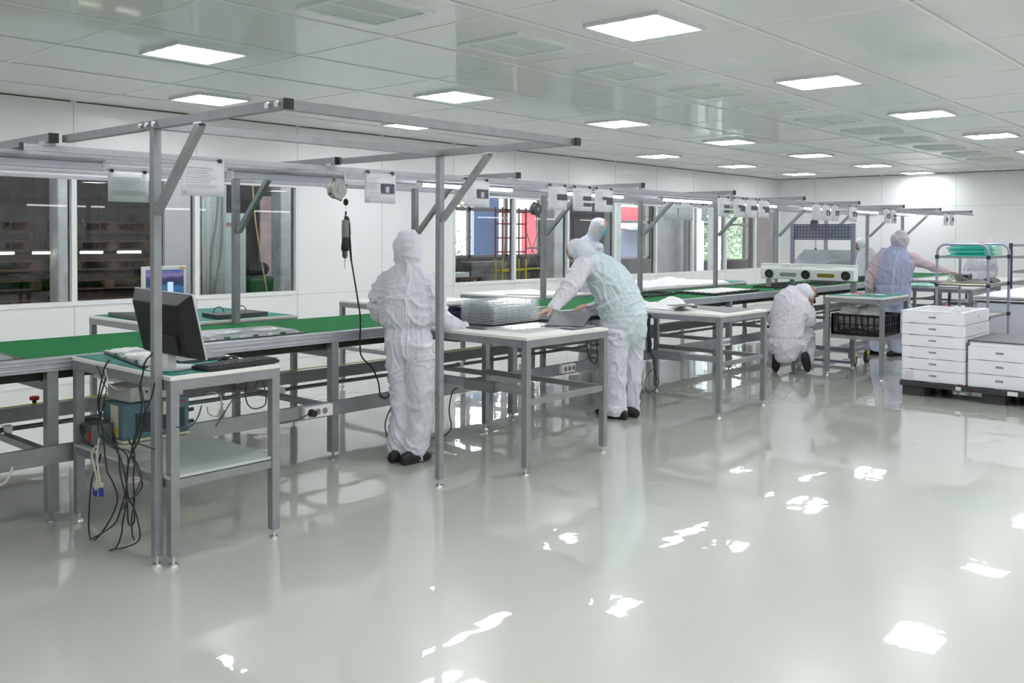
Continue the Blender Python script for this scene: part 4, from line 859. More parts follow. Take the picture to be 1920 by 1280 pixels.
# ================================================================== FOAM BOXES ON THE BLACK PALLET
t = thing('plastic_pallet', 'black plastic pallet under the stacks of white foam boxes', 'pallet', (10.3, 2.6, 0))
MB().rbox(9.80, 10.85, 1.55, 3.30, .10, .148, .02).build('deck', BLACKM, t, .004)
for x in (9.83, 10.2, 10.6):
    for y in (1.58, 2.30, 3.06): MB().rbox(x, x + .22, y, y + .22, 0, .10, .02).build('foot_block', BLACKM, t)
m_lab = mat('label_grey', (.30, .31, .36), .6, var=(90, .6)); m_redm = mat('mark_red', (.5, .06, .12), .6)
MB().bb(9.797, 9.80, 2.70, 2.75, .105, .14).build('label', mat('label_pale', (.6, .63, .66), .5), t); MB().bb(9.797, 9.80, 2.19, 2.28, .105, .145).build('label', mat('label_pale', (.6, .63, .66), .5), t)
def foam(y0, y1, z, h, lab, grp, side, x0=9.84, x1=10.74, sticker=False):
    t = thing('foam_box', lab, 'box', ((x0 + x1) / 2, (y0 + y1) / 2, z), grp)
    mb = MB(); n = 5; dy = (y1 - y0) / n
    mb.rbox(x0, x1, y0, y1, z + .005, z + h, .022)
    for k in (0, 2, 4): mb.bb(x0 + .004, x1 - .004, y0 + dy * k + .01, y0 + dy * (k + 1) - .01, z, z + .006)
    mb.build('body', EPS, t, .003)
    yc = (y0 + y1) / 2
    for k in range(1): MB().bb(x0 - .0015, x0 + .001, yc - .035, yc + .035, z + h * .50, z + h * .66).build('printed_mark', m_lab, t)
    if side: MB().bb(x0 - .0015, x0 + .001, y1 - .13, y1 - .085, z - .001, z + .007).build('red_mark', m_redm, t)
    else: MB().bb(x0 - .0015, x0 + .001, y0 + .02, y0 + .07, z + .004, z + .012).build('red_mark', m_redm, t)
    MB().cyl((x1 - .42, y0 - .001, z + h * .6), (x1 - .42, y0 + .001, z + h * .6), .012).build('vent_hole', m_lab, t)
    if sticker:
        mb = MB()
        for k in range(6): mb.bb(x0 - .0015, x0 + .001, y1 - .12, y1 - .04, z + .025 + k * .013, z + .028 + k * .013)
        mb.build('sticker_lines', m_lab, t)
    return t
for k in range(6):
    t = foam(2.672 + .002 * k, 3.292 + .002 * k, .149 + k * .1195, .118, 'white foam box in the tall stack on the black pallet, %s' % ('bottom one with printed lines' if k == 0 else 'topmost' if k == 5 else '%s from the bottom' % ORD[k]), 'foam boxes in the tall stack', k > 0, sticker=k == 0)
# the topmost is open: recess drawn as a rim plus things lying in it
z = .149 + 6 * .1195
mb = MB(); mb.bb(9.845, 10.735, 3.25, 3.30, z, z + .012); mb.bb(9.845, 10.735, 2.685, 2.735, z, z + .012); mb.bb(9.845, 9.90, 2.735, 3.25, z, z + .012); mb.bb(10.68, 10.735, 2.735, 3.25, z, z + .012)
mb.build('raised_rim', EPS, t)
cloth('clear crumpled film inside the topmost foam box', 10.25, 3.0, z + .0, .6, .4, .03, 41, m=FOIL, name='film_bag', cat='bag')
tag(MB().rbox(10.55, 10.65, 3.05, 3.12, z + .001, z + .02, .01).build('pink_tag', mat('tag_pink', (.75, .2, .35), .6)), 'small pink tag at the back of the topmost foam box', 'tag')
for k in range(3): foam(2.07, 2.655, .149 + k * .1365, .135, 'white foam box in the low stack under the dark sheet, %s' % ('bottom one', 'middle one', 'topmost')[k], 'foam boxes in the low stack', False)
tag(MB().rbox(9.86, 10.72, 2.085, 2.64, .5585, .60, .01).build('foam_slab', EPS), 'thin white foam lid on the low stack of foam boxes', 'lid')
tag(MB().rbox(9.85, 10.76, 2.05, 2.66, .601, .613, .01).build('dark_sheet', DARK), 'dark sheet lying on top of the low foam box stack', 'sheet')
for k in range(3): foam(1.56, 2.05, .149 + k * .1365, .135, 'white foam box at the right picture edge of the pallet, %s' % ('bottom one', 'middle one', 'topmost')[k], 'foam boxes at the pallet end', False)

# ================================================================== CRATE AND SMALL THINGS ON THE LITTLE GREEN TABLE
t = thing('plastic_crate', 'black slatted plastic crate on the shelf of the little green table', 'crate', (10.9, 4.08, .49))
m_cr = mat('crate_black', (.012, .009, .012), .45)
x0, x1, y0, y1, z0, z1 = 10.64, 11.25, 3.80, 4.36, .492, .735
MB().bb(x0, x1, y0, y1, z0, z0 + .008).build('base', m_cr, t)
def grid_wall(a, b, n):      # slotted wall between ground points a and b
    mb = MB(); a, b = V((*a, 0)), V((*b, 0)); d = b - a
    for z, h in ((z0 + .012, .024), (z0 + .122, .016), (z1 - .014, .028)): mb.bar(a + V((0, 0, z)), b + V((0, 0, z)), .012, h)
    for k in range(n + 1):
        p = a + d * k / n; mb.bar((p.x, p.y, z0), (p.x, p.y, z1), .026 if k in (0, n) else .02, .012, (d.y, -d.x, 0) if 0 else (1, 0, 0))
    for r in range(2):
        for q in range(4):
            z = z0 + .036 + r * .11 + q * .021; mb.bar(a + V((0, 0, z)), b + V((0, 0, z)), .004, .006)
    return mb
for a, b, n in (((x0, y0), (x0, y1), 8), ((x1, y0), (x1, y1), 8), ((x0, y0), (x1, y0), 8), ((x0, y1), (x1, y1), 8)): grid_wall(a, b, n).build('slatted_wall', m_cr, t)
for k, (x, y, s) in enumerate([(10.79, 3.95, .135), (10.79, 4.21, .13), (11.08, 4.08, .15)]):
    mb = MB(); n = 14; vs = []
    for i in range(n):
        for j in range(n):
            th, ph = 2 * PI * i / n, PI * (j + .001) / (n - 1); q = V((math.sin(ph) * math.cos(th), math.sin(ph) * math.sin(th), math.cos(ph)))
            r = s * (1 + .3 * noise.noise(q * 3 + V((k, 0, 0)))); vs.append((x + q.x * r, y + q.y * r, .685 + q.z * r * 1.05))
    mb.add(vs, [(i * n + j, ((i + 1) % n) * n + j, ((i + 1) % n) * n + j + 1, i * n + j + 1) for i in range(n) for j in range(n - 1)])
    tag(mb.build('plastic_bag', mat('bag_milky', (.80, .82, .84), .2, alpha=.6)), 'crumpled clear bag sticking out of the black crate, %s' % ('right front', 'left front', 'at the back')[k], 'bag')
m_ora = mat('handle_red', (.75, .05, .03), .4)
tag(MB().bar((11.05, 4.28, .955), (11.17, 4.22, .955), .02, .012).build('red_knife', m_ora), 'small red-handled knife on the little green table', 'knife')
tag(MB().lathe((10.95, 3.92, .949), [(0, 0), (.06, 0), (.065, .012), (.045, .014), (.045, .004), (0, .004)]).build('tape_roll', WHITE_P), 'white tape roll lying on the little green table', 'tape')
slab('glass_sheet', 'pale glassy sheet on the little green table', [(10.72, 4.02), (11.05, 4.02), (11.1, 4.34), (10.72, 4.34)], .949, .004, mat('sheet_pale', (.45, .60, .58), .15), 'sheet')
slab('dark_tool', 'small flat dark tool in the middle of the little green table', [(10.82, 4.0), (10.92, 4.02), (10.93, 4.14), (10.83, 4.12)], .954, .006, DARK, 'tool')

# ================================================================== MOBILE STAND WITH PERFORATED PANEL AND AIR BLOWER
t = thing('mobile_stand', 'wheeled grey steel stand with a perforated panel on top', 'stand', (11.1, 4.65, 0))
m_lil = mat('steel_lilac', (.25, .255, .33), .45, .4)
for y in (4.27, 5.04): MB().bb(11.0, 11.04, y - .022, y + .022, .24, 1.80).build('upright', m_lil, t)
m_peg = mat('peg_panel', (.13, .14, .19), .5, .3)
mb = MB(); y0, y1, z0, z1 = 4.292, 5.018, 1.60, 1.795; ny, nz = 18, 5; cy, cz = (y1 - y0) / ny, (z1 - z0) / nz; hs = .0048
for i in range(ny):                              # each cell is a square ring round a hole
    for j in range(nz):
        a, b, c_, d = y0 + i * cy, y0 + (i + 1) * cy, z0 + j * cz, z0 + (j + 1) * cz; my, mz = (a + b) / 2, (c_ + d) / 2
        vs = [(11.02, a, c_), (11.02, b, c_), (11.02, b, d), (11.02, a, d), (11.02, my - hs, mz - hs), (11.02, my + hs, mz - hs), (11.02, my + hs, mz + hs), (11.02, my - hs, mz + hs)]
        mb.add(vs, [(0, 1, 5, 4), (1, 2, 6, 5), (2, 3, 7, 6), (3, 0, 4, 7)])
o = mb.build('perforated_panel', m_peg, t, weld=True); o.modifiers.new('s', 'SOLIDIFY').thickness = .002
mb = MB(); mb.add([(10.99, 4.24, 1.275), (10.99, 5.06, 1.275), (11.28, 5.0, 1.47), (11.28, 4.30, 1.47)], [(0, 1, 2, 3)]); o = mb.build('sloping_tray', mat('tray_grey', (.42, .45, .50), .4, .5, var=(8, .15)), t); o.modifiers.new('s', 'SOLIDIFY').thickness = .006
MB().bb(11.0, 11.04, 4.25, 5.06, .24, .29).build('base_rail', m_lil, t); MB().bb(11.05, 11.5, 4.25, 4.29, .24, .29).build('base_rail', m_lil, t); MB().bb(11.05, 11.5, 5.02, 5.06, .24, .29).build('base_rail', m_lil, t)
MB().bb(10.7, 10.99, 5.0, 5.04, .10, .13).build('base_foot', m_lil, t); MB().bb(10.98, 11.05, 4.24, 4.30, .17, .30).build('corner_bracket', STEEL, t)
MB().bb(10.99, 11.05, 4.30, 5.0, .10, .13).build('base_foot', m_lil, t)
for x, y in ((11.03, 4.25), (11.45, 4.25), (11.03, 5.0), (11.45, 5.0)):
    cs = MB().cyl((x, y - .018, .147), (x, y + .018, .147), .07, n=20).build('caster', RUBBER, t, .005)
    MB().cyl((x, y - .022, .147), (x, y + .022, .147), .03).build('hub', STEEL, cs); MB().bb(x - .02, x + .02, y - .028, y + .028, .215, .24).build('fork', STEEL, cs)
    MB().bar((x - .05, y - .03, .19), (x - .01, y - .03, .235), .02, .012).build('brake_pedal', mat('brake_yellow', (.75, .55, .03), .5), cs)
STAND_BAG = cloth('clear bag lying on the sloping tray of the wheeled stand', 11.03, 4.42, 1.31, .16, .3, .07, 61, m=m_clear, name='plastic_bag', cat='bag', fr=12)
t = thing('air_blower', 'long white air blower with three black fans', 'blower', (10.9, 4.8, 1.19))
m_bw = mat('blower_white', (.74, .78, .78), .4); m_bt = mat('blower_top', (.82, .82, .80), .4)
Y0, Y1 = 4.19, 5.39
prof = [(10.86, 1.105), (10.84, 1.235), (10.87, 1.285), (10.985, 1.285), (10.985, 1.105)]
mb = MB(); n = len(prof); mb.add([(x, Y0, z) for x, z in prof] + [(x, Y1, z) for x, z in prof], [tuple(range(n)), tuple(range(n, 2 * n))[::-1]] + [(k, (k + 1) % n, n + (k + 1) % n, n + k) for k in range(n)]); mb.build('housing', m_bw, t, .008)
MB().bb(10.862, 10.99, Y0 - .004, Y1 + .004, 1.283, 1.30).build('top_cover', m_bt, t, .005)
for y in (4.29, 4.79, 5.27):
    def fx(z): return 10.86 - (z - 1.105) * .154
    c0 = V((fx(1.17) - .002, y, 1.17)); nrm = V((-1, 0, -.154)).normalized()
    fn = MB().cyl(c0 + nrm * .006, c0 - nrm * .02, .056, n=28).build('fan', BLACK, t)
    mb = MB(); up = V((0, 1, 0)).cross(nrm)
    for rr in (.018, .034, .05): mb.tube([c0 + nrm * .009 + (V((0, 1, 0)) * math.cos(a) + up * math.sin(a)) * rr for a in [2 * PI * k / 20 for k in range(20)]], .0016, 5, closed=True)
    mb.build('fan_guard', mat('guard_dark', (.08, .07, .06), .3, .6), fn)
    MB().cyl(c0 + nrm * .012, c0, .012).build('fan_hub', mat('hub_brown', (.10, .07, .05), .5), fn)
for y, cc, nm in ((4.535, (.19, .17, .02), 'outlet_olive'), (5.02, (.28, .29, .29), 'outlet_grey')):
    poly = []
    for k in range(20):
        a = 2 * PI * k / 20; poly.append((y + (.085 if math.cos(a) > 0 else -.085) + .025 * math.cos(a), 1.165 + .025 * math.sin(a)))
    mb = MB(); mb.add([(fx(z) - .003, yy, z) for yy, z in poly] + [(fx(z) + .01, yy, z) for yy, z in poly], [tuple(range(20))] + [(k, (k + 1) % 20, 20 + (k + 1) % 20, 20 + k) for k in range(20)]); mb.build('outlet', mat(nm, cc, .5), t)
for y, w, cc in ((5.05, .10, (.4, .12, .1)), (4.93, .07, (.7, .45, .1)), (4.86, .06, (.35, .35, .38)), (4.56, .2, (.45, .45, .5)), (4.55, .09, (.08, .12, .5))):
    z = 1.262 if w != .09 else 1.25; MB().bb(10.854, 10.857, y - w / 2, y + w / 2, z - .003, z + .003).build('printed_mark', mat('mark_%d' % (y * 100 + w * 100), cc, .5), t)
for y in (4.2, 5.30): MB().bb(10.93, 10.97, y, y + .05, .955 if 0 else 1.0, 1.105).build('foot_bracket', STEEL, t)
MB().bb(10.99, 11.0, 4.25, 5.06, 1.15, 1.2).build('mounting_bar', STEEL, t)
MB().tube(spline([(10.93, 5.26, 1.10), (10.93, 5.27, 1.03), (10.94, 5.25, .98), (10.95, 5.2, .965)]), .005).build('cord', BLACK, t)

for nm in ('mobile_stand', 'air_blower'):
    r = bpy.data.objects[nm]; r.location = V((0, 0, 1.62)) + (V(r.location) - V((0, 0, 1.62))) * 1.05; r.scale = (1.05,) * 3
for nm in (STAND_BAG.name,):
    r = bpy.data.objects[nm]; r.location = V((0, 0, 1.62)) * (1 - 1.05); r.scale = (1.05,) * 3

# ================================================================== TROLLEY RACK, TABLES AND STORAGE ON THE RIGHT
m_tub = mat('rack_tube', (.36, .35, .47), .35, .5); m_clp = mat('rack_clamp', (.02, .02, .05), .5)
t = thing('rack_trolley', 'tall grey tube rack trolley with green trays on its top shelf', 'rack', (12, 3.2, 0))
for x in (11.53, 12.45):
    pts = [(x, 3.46, .02), (x, 3.46, 1.40)] + [(x, 3.36 + .10 * math.cos(a), 1.455 + .10 * math.sin(a)) for a in [k * PI / 12 for k in range(7)]] + [(x, 3.00 + .10 * math.cos(a), 1.455 + .10 * math.sin(a)) for a in [PI / 2 + k * PI / 12 for k in range(7)]] + [(x, 2.90, 1.40), (x, 2.90, .02)]
    h = MB().tube(pts, .0155, 10).build('hoop_frame', m_tub, t)
    for z in (1.405, 1.078, .705):
        for y in (3.46, 2.90): MB().cyl((x, y, z - .022), (x, y, z + .022), .024).build('clamp', m_clp, h)
for z in (1.405, 1.078, .705):
    for x in (11.53, 12.45): MB().bar((x, 2.92, z), (x, 3.44, z), .02, .026).build('shelf_bar', STEEL, t)
    for y in (2.92, 3.44): MB().bar((11.55, y, z), (12.43, y, z), .02, .026).build('shelf_bar', STEEL, t)
    MB().bb(11.55, 12.43, 2.93, 3.43, z - .004, z + .004).build('shelf', mat('shelf_pale', (.62, .63, .62), .5), t)
m_grn = mat('tray_green', (.02, .50, .38), .4); m_mint = mat('tray_mint', (.45, .72, .64), .4)
for k in range(6): tag(MB().rbox(11.60 + .02 * (k % 2), 11.98 - .015 * (k % 3), 2.965, 3.38 - .012 * ((k * 7) % 4), 1.411 + k * .0225, 1.428 + k * .0225, .01).build('green_tray', m_grn, bev=.002), 'bright green tray in the front stack on the tube rack, %s' % ('bottom one' if k == 0 else 'topmost' if k == 5 else ORD[k] + ' from the bottom'), 'tray', 'bright green trays on the rack')
for k in range(6): tag(MB().rbox(12.02 + .02 * (k % 2), 12.40 - .015 * (k % 3), 2.955, 3.36 - .012 * ((k * 5) % 4), 1.411 + k * .0225, 1.428 + k * .0225, .01).build('mint_tray', m_mint, bev=.002), 'pale mint tray in the rear stack on the tube rack, %s' % ('bottom one' if k == 0 else 'topmost' if k == 5 else ORD[k] + ' from the bottom'), 'tray', 'pale mint trays on the rack')
cloth('cream paper liner sagging over the middle shelf of the rack', 11.98, 3.18, 1.083, .95, .54, .02, 71, m=mat('liner_cream', (.72, .70, .55), .7), name='paper_liner', cat='paper', fr=2)
cloth('clear bag on the left of the rack middle shelf', 11.75, 3.26, 1.10, .3, .26, .12, 72, m=m_clear, name='plastic_bag', cat='bag')
slab('dark_tub', 'black open tub standing on the rack middle shelf', [(11.9, 3.22), (12.2, 3.25), (12.2, 3.38), (11.9, 3.36)], 1.105, .075, BLACK, 'tub')
cloth('grey padded sleeve lying on the rack middle shelf', 11.72, 3.10, 1.10, .3, .24, .06, 73, m=mat('sleeve_grey', (.26, .25, .26), .6), name='padded_sleeve', cat='sleeve', fr=2)
cloth('dark padded sleeve at the right of the rack middle shelf', 12.1, 3.02, 1.10, .36, .16, .07, 74, m=mat('sleeve_dark', (.07, .07, .08), .5), name='padded_sleeve', cat='sleeve', fr=2)
T5 = work_table('grey worktable behind the tube rack, beside the worker in the blue shirt', 13.6, 15.1, 3.62, 4.5, .94, table_bars(13.6, 15.1, 3.62, 4.5, .35))
T6 = work_table('white worktable against the far end of the line', 16.2, 18.2, 3.9, 5.25, .93, table_bars(16.2, 18.2, 3.9, 5.25, .4))
cloth('pale green sheet draped over the corner of the grey worktable', 13.75, 4.35, .945, .4, .35, .05, 75, m=mat('cloth_mint', (.35, .65, .58), .6), name='green_sheet', cat='sheet')
cloth('white wrap lying on the grey worktable beside the blue-shirted worker', 13.8, 3.95, .945, .4, .3, .07, 76, name='white_wrapping', cat='wrapping')
slab('dark_device', 'dark flat device on the grey worktable', [(14.0, 4.0), (14.4, 4.0), (14.4, 4.3), (14.0, 4.3)], .941, .05, DARK, 'device')
t = thing('wrapped_bin', 'large white crate with a plastic liner over its rim, at the right edge', 'crate', (13.8, 2.9, 0))
mb = MB(); mb.rbox(13.3, 14.3, 2.3, 3.5, .12, .78, .05); mb.build('body', mat('bin_pale', (.58, .60, .68), .4), t, .01)
for z in (.80, .83): MB().rbox(13.27, 14.33, 2.27, 3.53, z, z + .018, .05).build('rim', WHITE_P, t)
MB().rbox(13.28, 14.32, 2.28, 3.52, .786, .796, .05).build('dark_band', BLACKM, t)
for x in (13.35, 14.1):
    for y in (2.35, 3.3): MB().bb(x, x + .12, y, y + .12, 0, .12).build('foot', BLACKM, t)
cloth('white liner heaped on the large pale crate', 13.8, 2.9, .85, 1.05, 1.2, .12, 81, n=34, name='plastic_liner', cat='liner', fr=3)
cloth('off-white sack slumped on the floor behind the foam boxes', 12.05, 2.4, .003, .95, .8, .62, 82, m=mat('sack_offwhite', (.72, .72, .68), .6), n=34, name='white_sack', cat='sack', fr=2)
t = thing('storage_rack', 'grey shelving rack at the far right edge of the picture', 'rack', (15, 2.7, 0))
for x in (14.6, 15.6):
    for y in (3.38, 2.0): MB().bb(x - .02, x + .02, y - .02, y + .02, 0, 1.56).build('upright', BLACKM if y > 3 and x < 15 else m_tub, t)
for z in (1.53, 1.36, 1.15, .98, .55): MB().bb(14.6, 15.6, 2.0, 3.36, z - .015, z + .015).build('shelf', STEEL, t, .002)
for z, w in ((1.0, .5), (1.17, .3)): tag(MB().rbox(14.7, 15.3, 3.2 - w, 3.2, z, z + .05, .01).build('stored_panel', DARK if w > .4 else mat('stored_grey', (.4, .4, .46), .5)), 'dark panel on a lower shelf of the far right rack' if w > .4 else 'grey panel on the middle shelf of the far right rack', 'panel')


# ================================================================== PEOPLE
def smooth_chain(ch, k=5):
    A = np.array(ch, float)
    if len(A) < 3: t = np.linspace(0, 1, k + 1)[:, None]; return A[0] * (1 - t) + A[-1] * t
    P = np.vstack([2 * A[0] - A[1], A, 2 * A[-1] - A[-2]]); out = []
    for i in range(1, len(P) - 2):
        a, b, c, d = P[i - 1:i + 3]
        for j in range(k):
            t = j / k; q = .5 * ((2 * b) + (c - a) * t + (2 * a - 5 * b + 4 * c - d) * t * t + (3 * b - a - 3 * c + d) * t ** 3)
            q[3:] = np.maximum(q[3:], .25 * np.minimum(b[3:], c[3:])); out.append(q)
    out.append(A[-1]); return np.array(out)
def loft(mb, ch, side, n=18, k=5, scale=1., cap=True):
    """closed elliptical tube along a chain of (x, y, z, ra, rb); ra runs along `side`"""
    A = smooth_chain(ch, k); N = len(A); vs = []; side = V(side)
    C = [V(a[:3]) for a in A]; D = [(C[min(i + 1, N - 1)] - C[max(i - 1, 0)]).normalized() for i in range(N)]
    rows = []
    if cap:
        for th in (75, 50, 25): c, s = math.cos(math.radians(th)), math.sin(math.radians(th)); rows.append((C[0] - D[0] * min(A[0][3], A[0][4]) * s * .8 * scale, D[0], A[0][3] * c, A[0][4] * c))
    for i in range(N): rows.append((C[i], D[i], A[i][3], A[i][4]))
    if cap:
        for th in (25, 50, 75): c, s = math.cos(math.radians(th)), math.sin(math.radians(th)); rows.append((C[-1] + D[-1] * min(A[-1][3], A[-1][4]) * s * .8 * scale, D[-1], A[-1][3] * c, A[-1][4] * c))
    for p, d, ra, rb in rows:
        u = (side - d * side.dot(d)); u = u.normalized() if u.length > .1 else d.orthogonal().normalized(); w = d.cross(u)
        for q in range(n): t = 2 * PI * q / n; vs.append(p + u * math.cos(t) * ra * scale + w * math.sin(t) * rb * scale)
    M = len(rows); fs = [(i * n + q, i * n + (q + 1) % n, (i + 1) * n + (q + 1) % n, (i + 1) * n + q) for i in range(M - 1) for q in range(n)]
    fs += [tuple(range(n))[::-1], tuple(range((M - 1) * n, M * n))]
    mb.add(vs, fs, True); return A
def remesh(mb, voxel, smooth=3, fac=.5):
    me = bpy.data.meshes.new('tmp'); me.from_pydata([tuple(p) for p in mb.v], [], mb.f)
    bm = bmesh.new(); bm.from_mesh(me); bmesh.ops.recalc_face_normals(bm, faces=bm.faces); bm.to_mesh(me); bm.free()
    o = bpy.data.objects.new('tmp', me); COL.objects.link(o)
    r = o.modifiers.new('r', 'REMESH'); r.mode = 'VOXEL'; r.voxel_size = voxel; r.use_smooth_shade = True
    if smooth: s = o.modifiers.new('s', 'SMOOTH'); s.factor = fac; s.iterations = smooth
    bpy.context.view_layer.update()
    out = bpy.data.meshes.new_from_object(o.evaluated_get(bpy.context.evaluated_depsgraph_get()))
    bpy.data.objects.remove(o); bpy.data.meshes.remove(me); return out
def co_of(me):
    a = np.empty(len(me.vertices) * 3, np.float32); me.vertices.foreach_get('co', a); return a.reshape(-1, 3).astype(float)
def no_of(me):
    a = np.empty(len(me.vertices) * 3, np.float32); me.vertices.foreach_get('normal', a); return a.reshape(-1, 3).astype(float)
def suit_material(name):
    m = bpy.data.materials.new(name); m.use_nodes = True; N, L, B = nodes(m)
    at = N.new('ShaderNodeAttribute'); at.attribute_name = 'tint'; L.new(at.outputs['Color'], B.inputs['Base Color'])
    B.inputs['Roughness'].default_value = .75; B.inputs['Specular IOR Level'].default_value = .25; B.inputs['Sheen Weight'].default_value = .3
    tc = N.new('ShaderNodeTexCoord'); n = N.new('ShaderNodeTexNoise'); n.inputs['Scale'].default_value = 9; n.inputs['Detail'].default_value = 3; n.inputs['Distortion'].default_value = 1.2
    b1 = N.new('ShaderNodeBump'); b1.inputs['Strength'].default_value = .5; b1.inputs['Distance'].default_value = .03
    n2 = N.new('ShaderNodeTexNoise'); n2.inputs['Scale'].default_value = 260; b2 = N.new('ShaderNodeBump'); b2.inputs['Strength'].default_value = .15; b2.inputs['Distance'].default_value = .002
    L.new(tc.outputs['Object'], n.inputs['Vector']); L.new(tc.outputs['Object'], n2.inputs['Vector']); L.new(n.outputs['Fac'], b1.inputs['Height']); L.new(n2.outputs['Fac'], b2.inputs['Height'])
    L.new(b1.outputs['Normal'], b2.inputs['Normal']); L.new(b2.outputs['Normal'], B.inputs['Normal']); return m
M_SUIT = suit_material('coverall_fabric')
M_SKIN = mat('skin', (.52, .33, .27), .5, bump=(120, .1, .001)); M_SKIND = mat('skin_dark', (.38, .20, .14), .5)
M_MASK = mat('face_mask_blue', (.22, .58, .70), .7, bump=(60, .4, .003)); M_GLOVE = mat('glove_white', (.78, .78, .82), .6, bump=(40, .5, .004))
M_SHOE = mat('shoe_black', (.012, .011, .013), .6, bump=(50, .4, .004)); M_SEAM = mat('suit_seam', (.88, .88, .92), .7); M_EYE = mat('eye_dark', (.02, .015, .012), .2)
SUIT = np.array((.66, .655, .73))
def hand_mesh(mb, wrist, d, palm_n, thumb_side, curl=.3, s=1.):
    """palm, four unequal fingers and a thumb; d = direction of the fingers, palm_n = out of the palm"""
    d = V(d).normalized(); n = V(palm_n); n = (n - d * n.dot(d)).normalized(); u = d.cross(n) * thumb_side; W = V(wrist)
    pal = [(*(W + d * a * s), ra * s, rb * s) for a, ra, rb in ((-.02, .027, .02), (.02, .034, .018), (.06, .041, .016), (.088, .040, .013))]
    loft(mb, pal, u, 14, 4)
    for k, (off, L_) in enumerate(((.029, .068), (.010, .078), (-.010, .073), (-.028, .058))):
        p = W + d * .085 * s + u * off * s; ch = [(*p, .0098 * s, .0098 * s)]; a = 0; dd = d
        for q, f_ in enumerate((.45, .32, .23)):
            a += curl * (.6 + .5 * q) + .04 * k; dd = d * math.cos(a) + n * math.sin(a); p = p + dd * L_ * f_ * s; ch.append((*p, (.009 - .0009 * q) * s, (.009 - .0009 * q) * s))
        loft(mb, ch, u, 8, 3)
    p = W + d * .025 * s + u * .030 * s; ch = [(*p, .013 * s, .013 * s)]; dd = (d * .62 + u * .7 + n * .25).normalized()
    for q, L_ in enumerate((.034, .03, .024)): p = p + dd * L_ * s; ch.append((*p, (.0115 - .001 * q) * s, (.0115 - .001 * q) * s)); dd = (dd + d * .35 + n * .2 * curl * 2).normalized()
    loft(mb, ch, n, 8, 3)
def head_shape(mb, c, f, up, s=1.):
    """skull, jaw, nose, brow, lips and ears around centre c facing f"""
    c, f, up = V(c), V(f).normalized(), V(up); up = (up - f * up.dot(f)).normalized(); r = f.cross(up)
    def E(o, rad): mb.ell(c + (f * o[0] + r * o[1] + up * o[2]) * s, [q * s for q in rad], 14, 10, Matrix((f, r, up)).transposed())
    E((-.01, 0, .03), (.095, .074, .085)); E((.02, 0, -.045), (.062, .056, .062)); E((.045, 0, -.082), (.028, .026, .022))
    E((.088, 0, -.012), (.012, .010, .022)); E((.098, 0, -.026), (.013, .015, .011)); E((.078, 0, .018), (.012, .052, .010)); E((.078, 0, -.055), (.012, .024, .006)); E((.076, 0, -.066), (.012, .020, .006))
    for q in (-1, 1): E((-.005, q * .076, -.008), (.018, .008, .030))
    return c, f, r, up
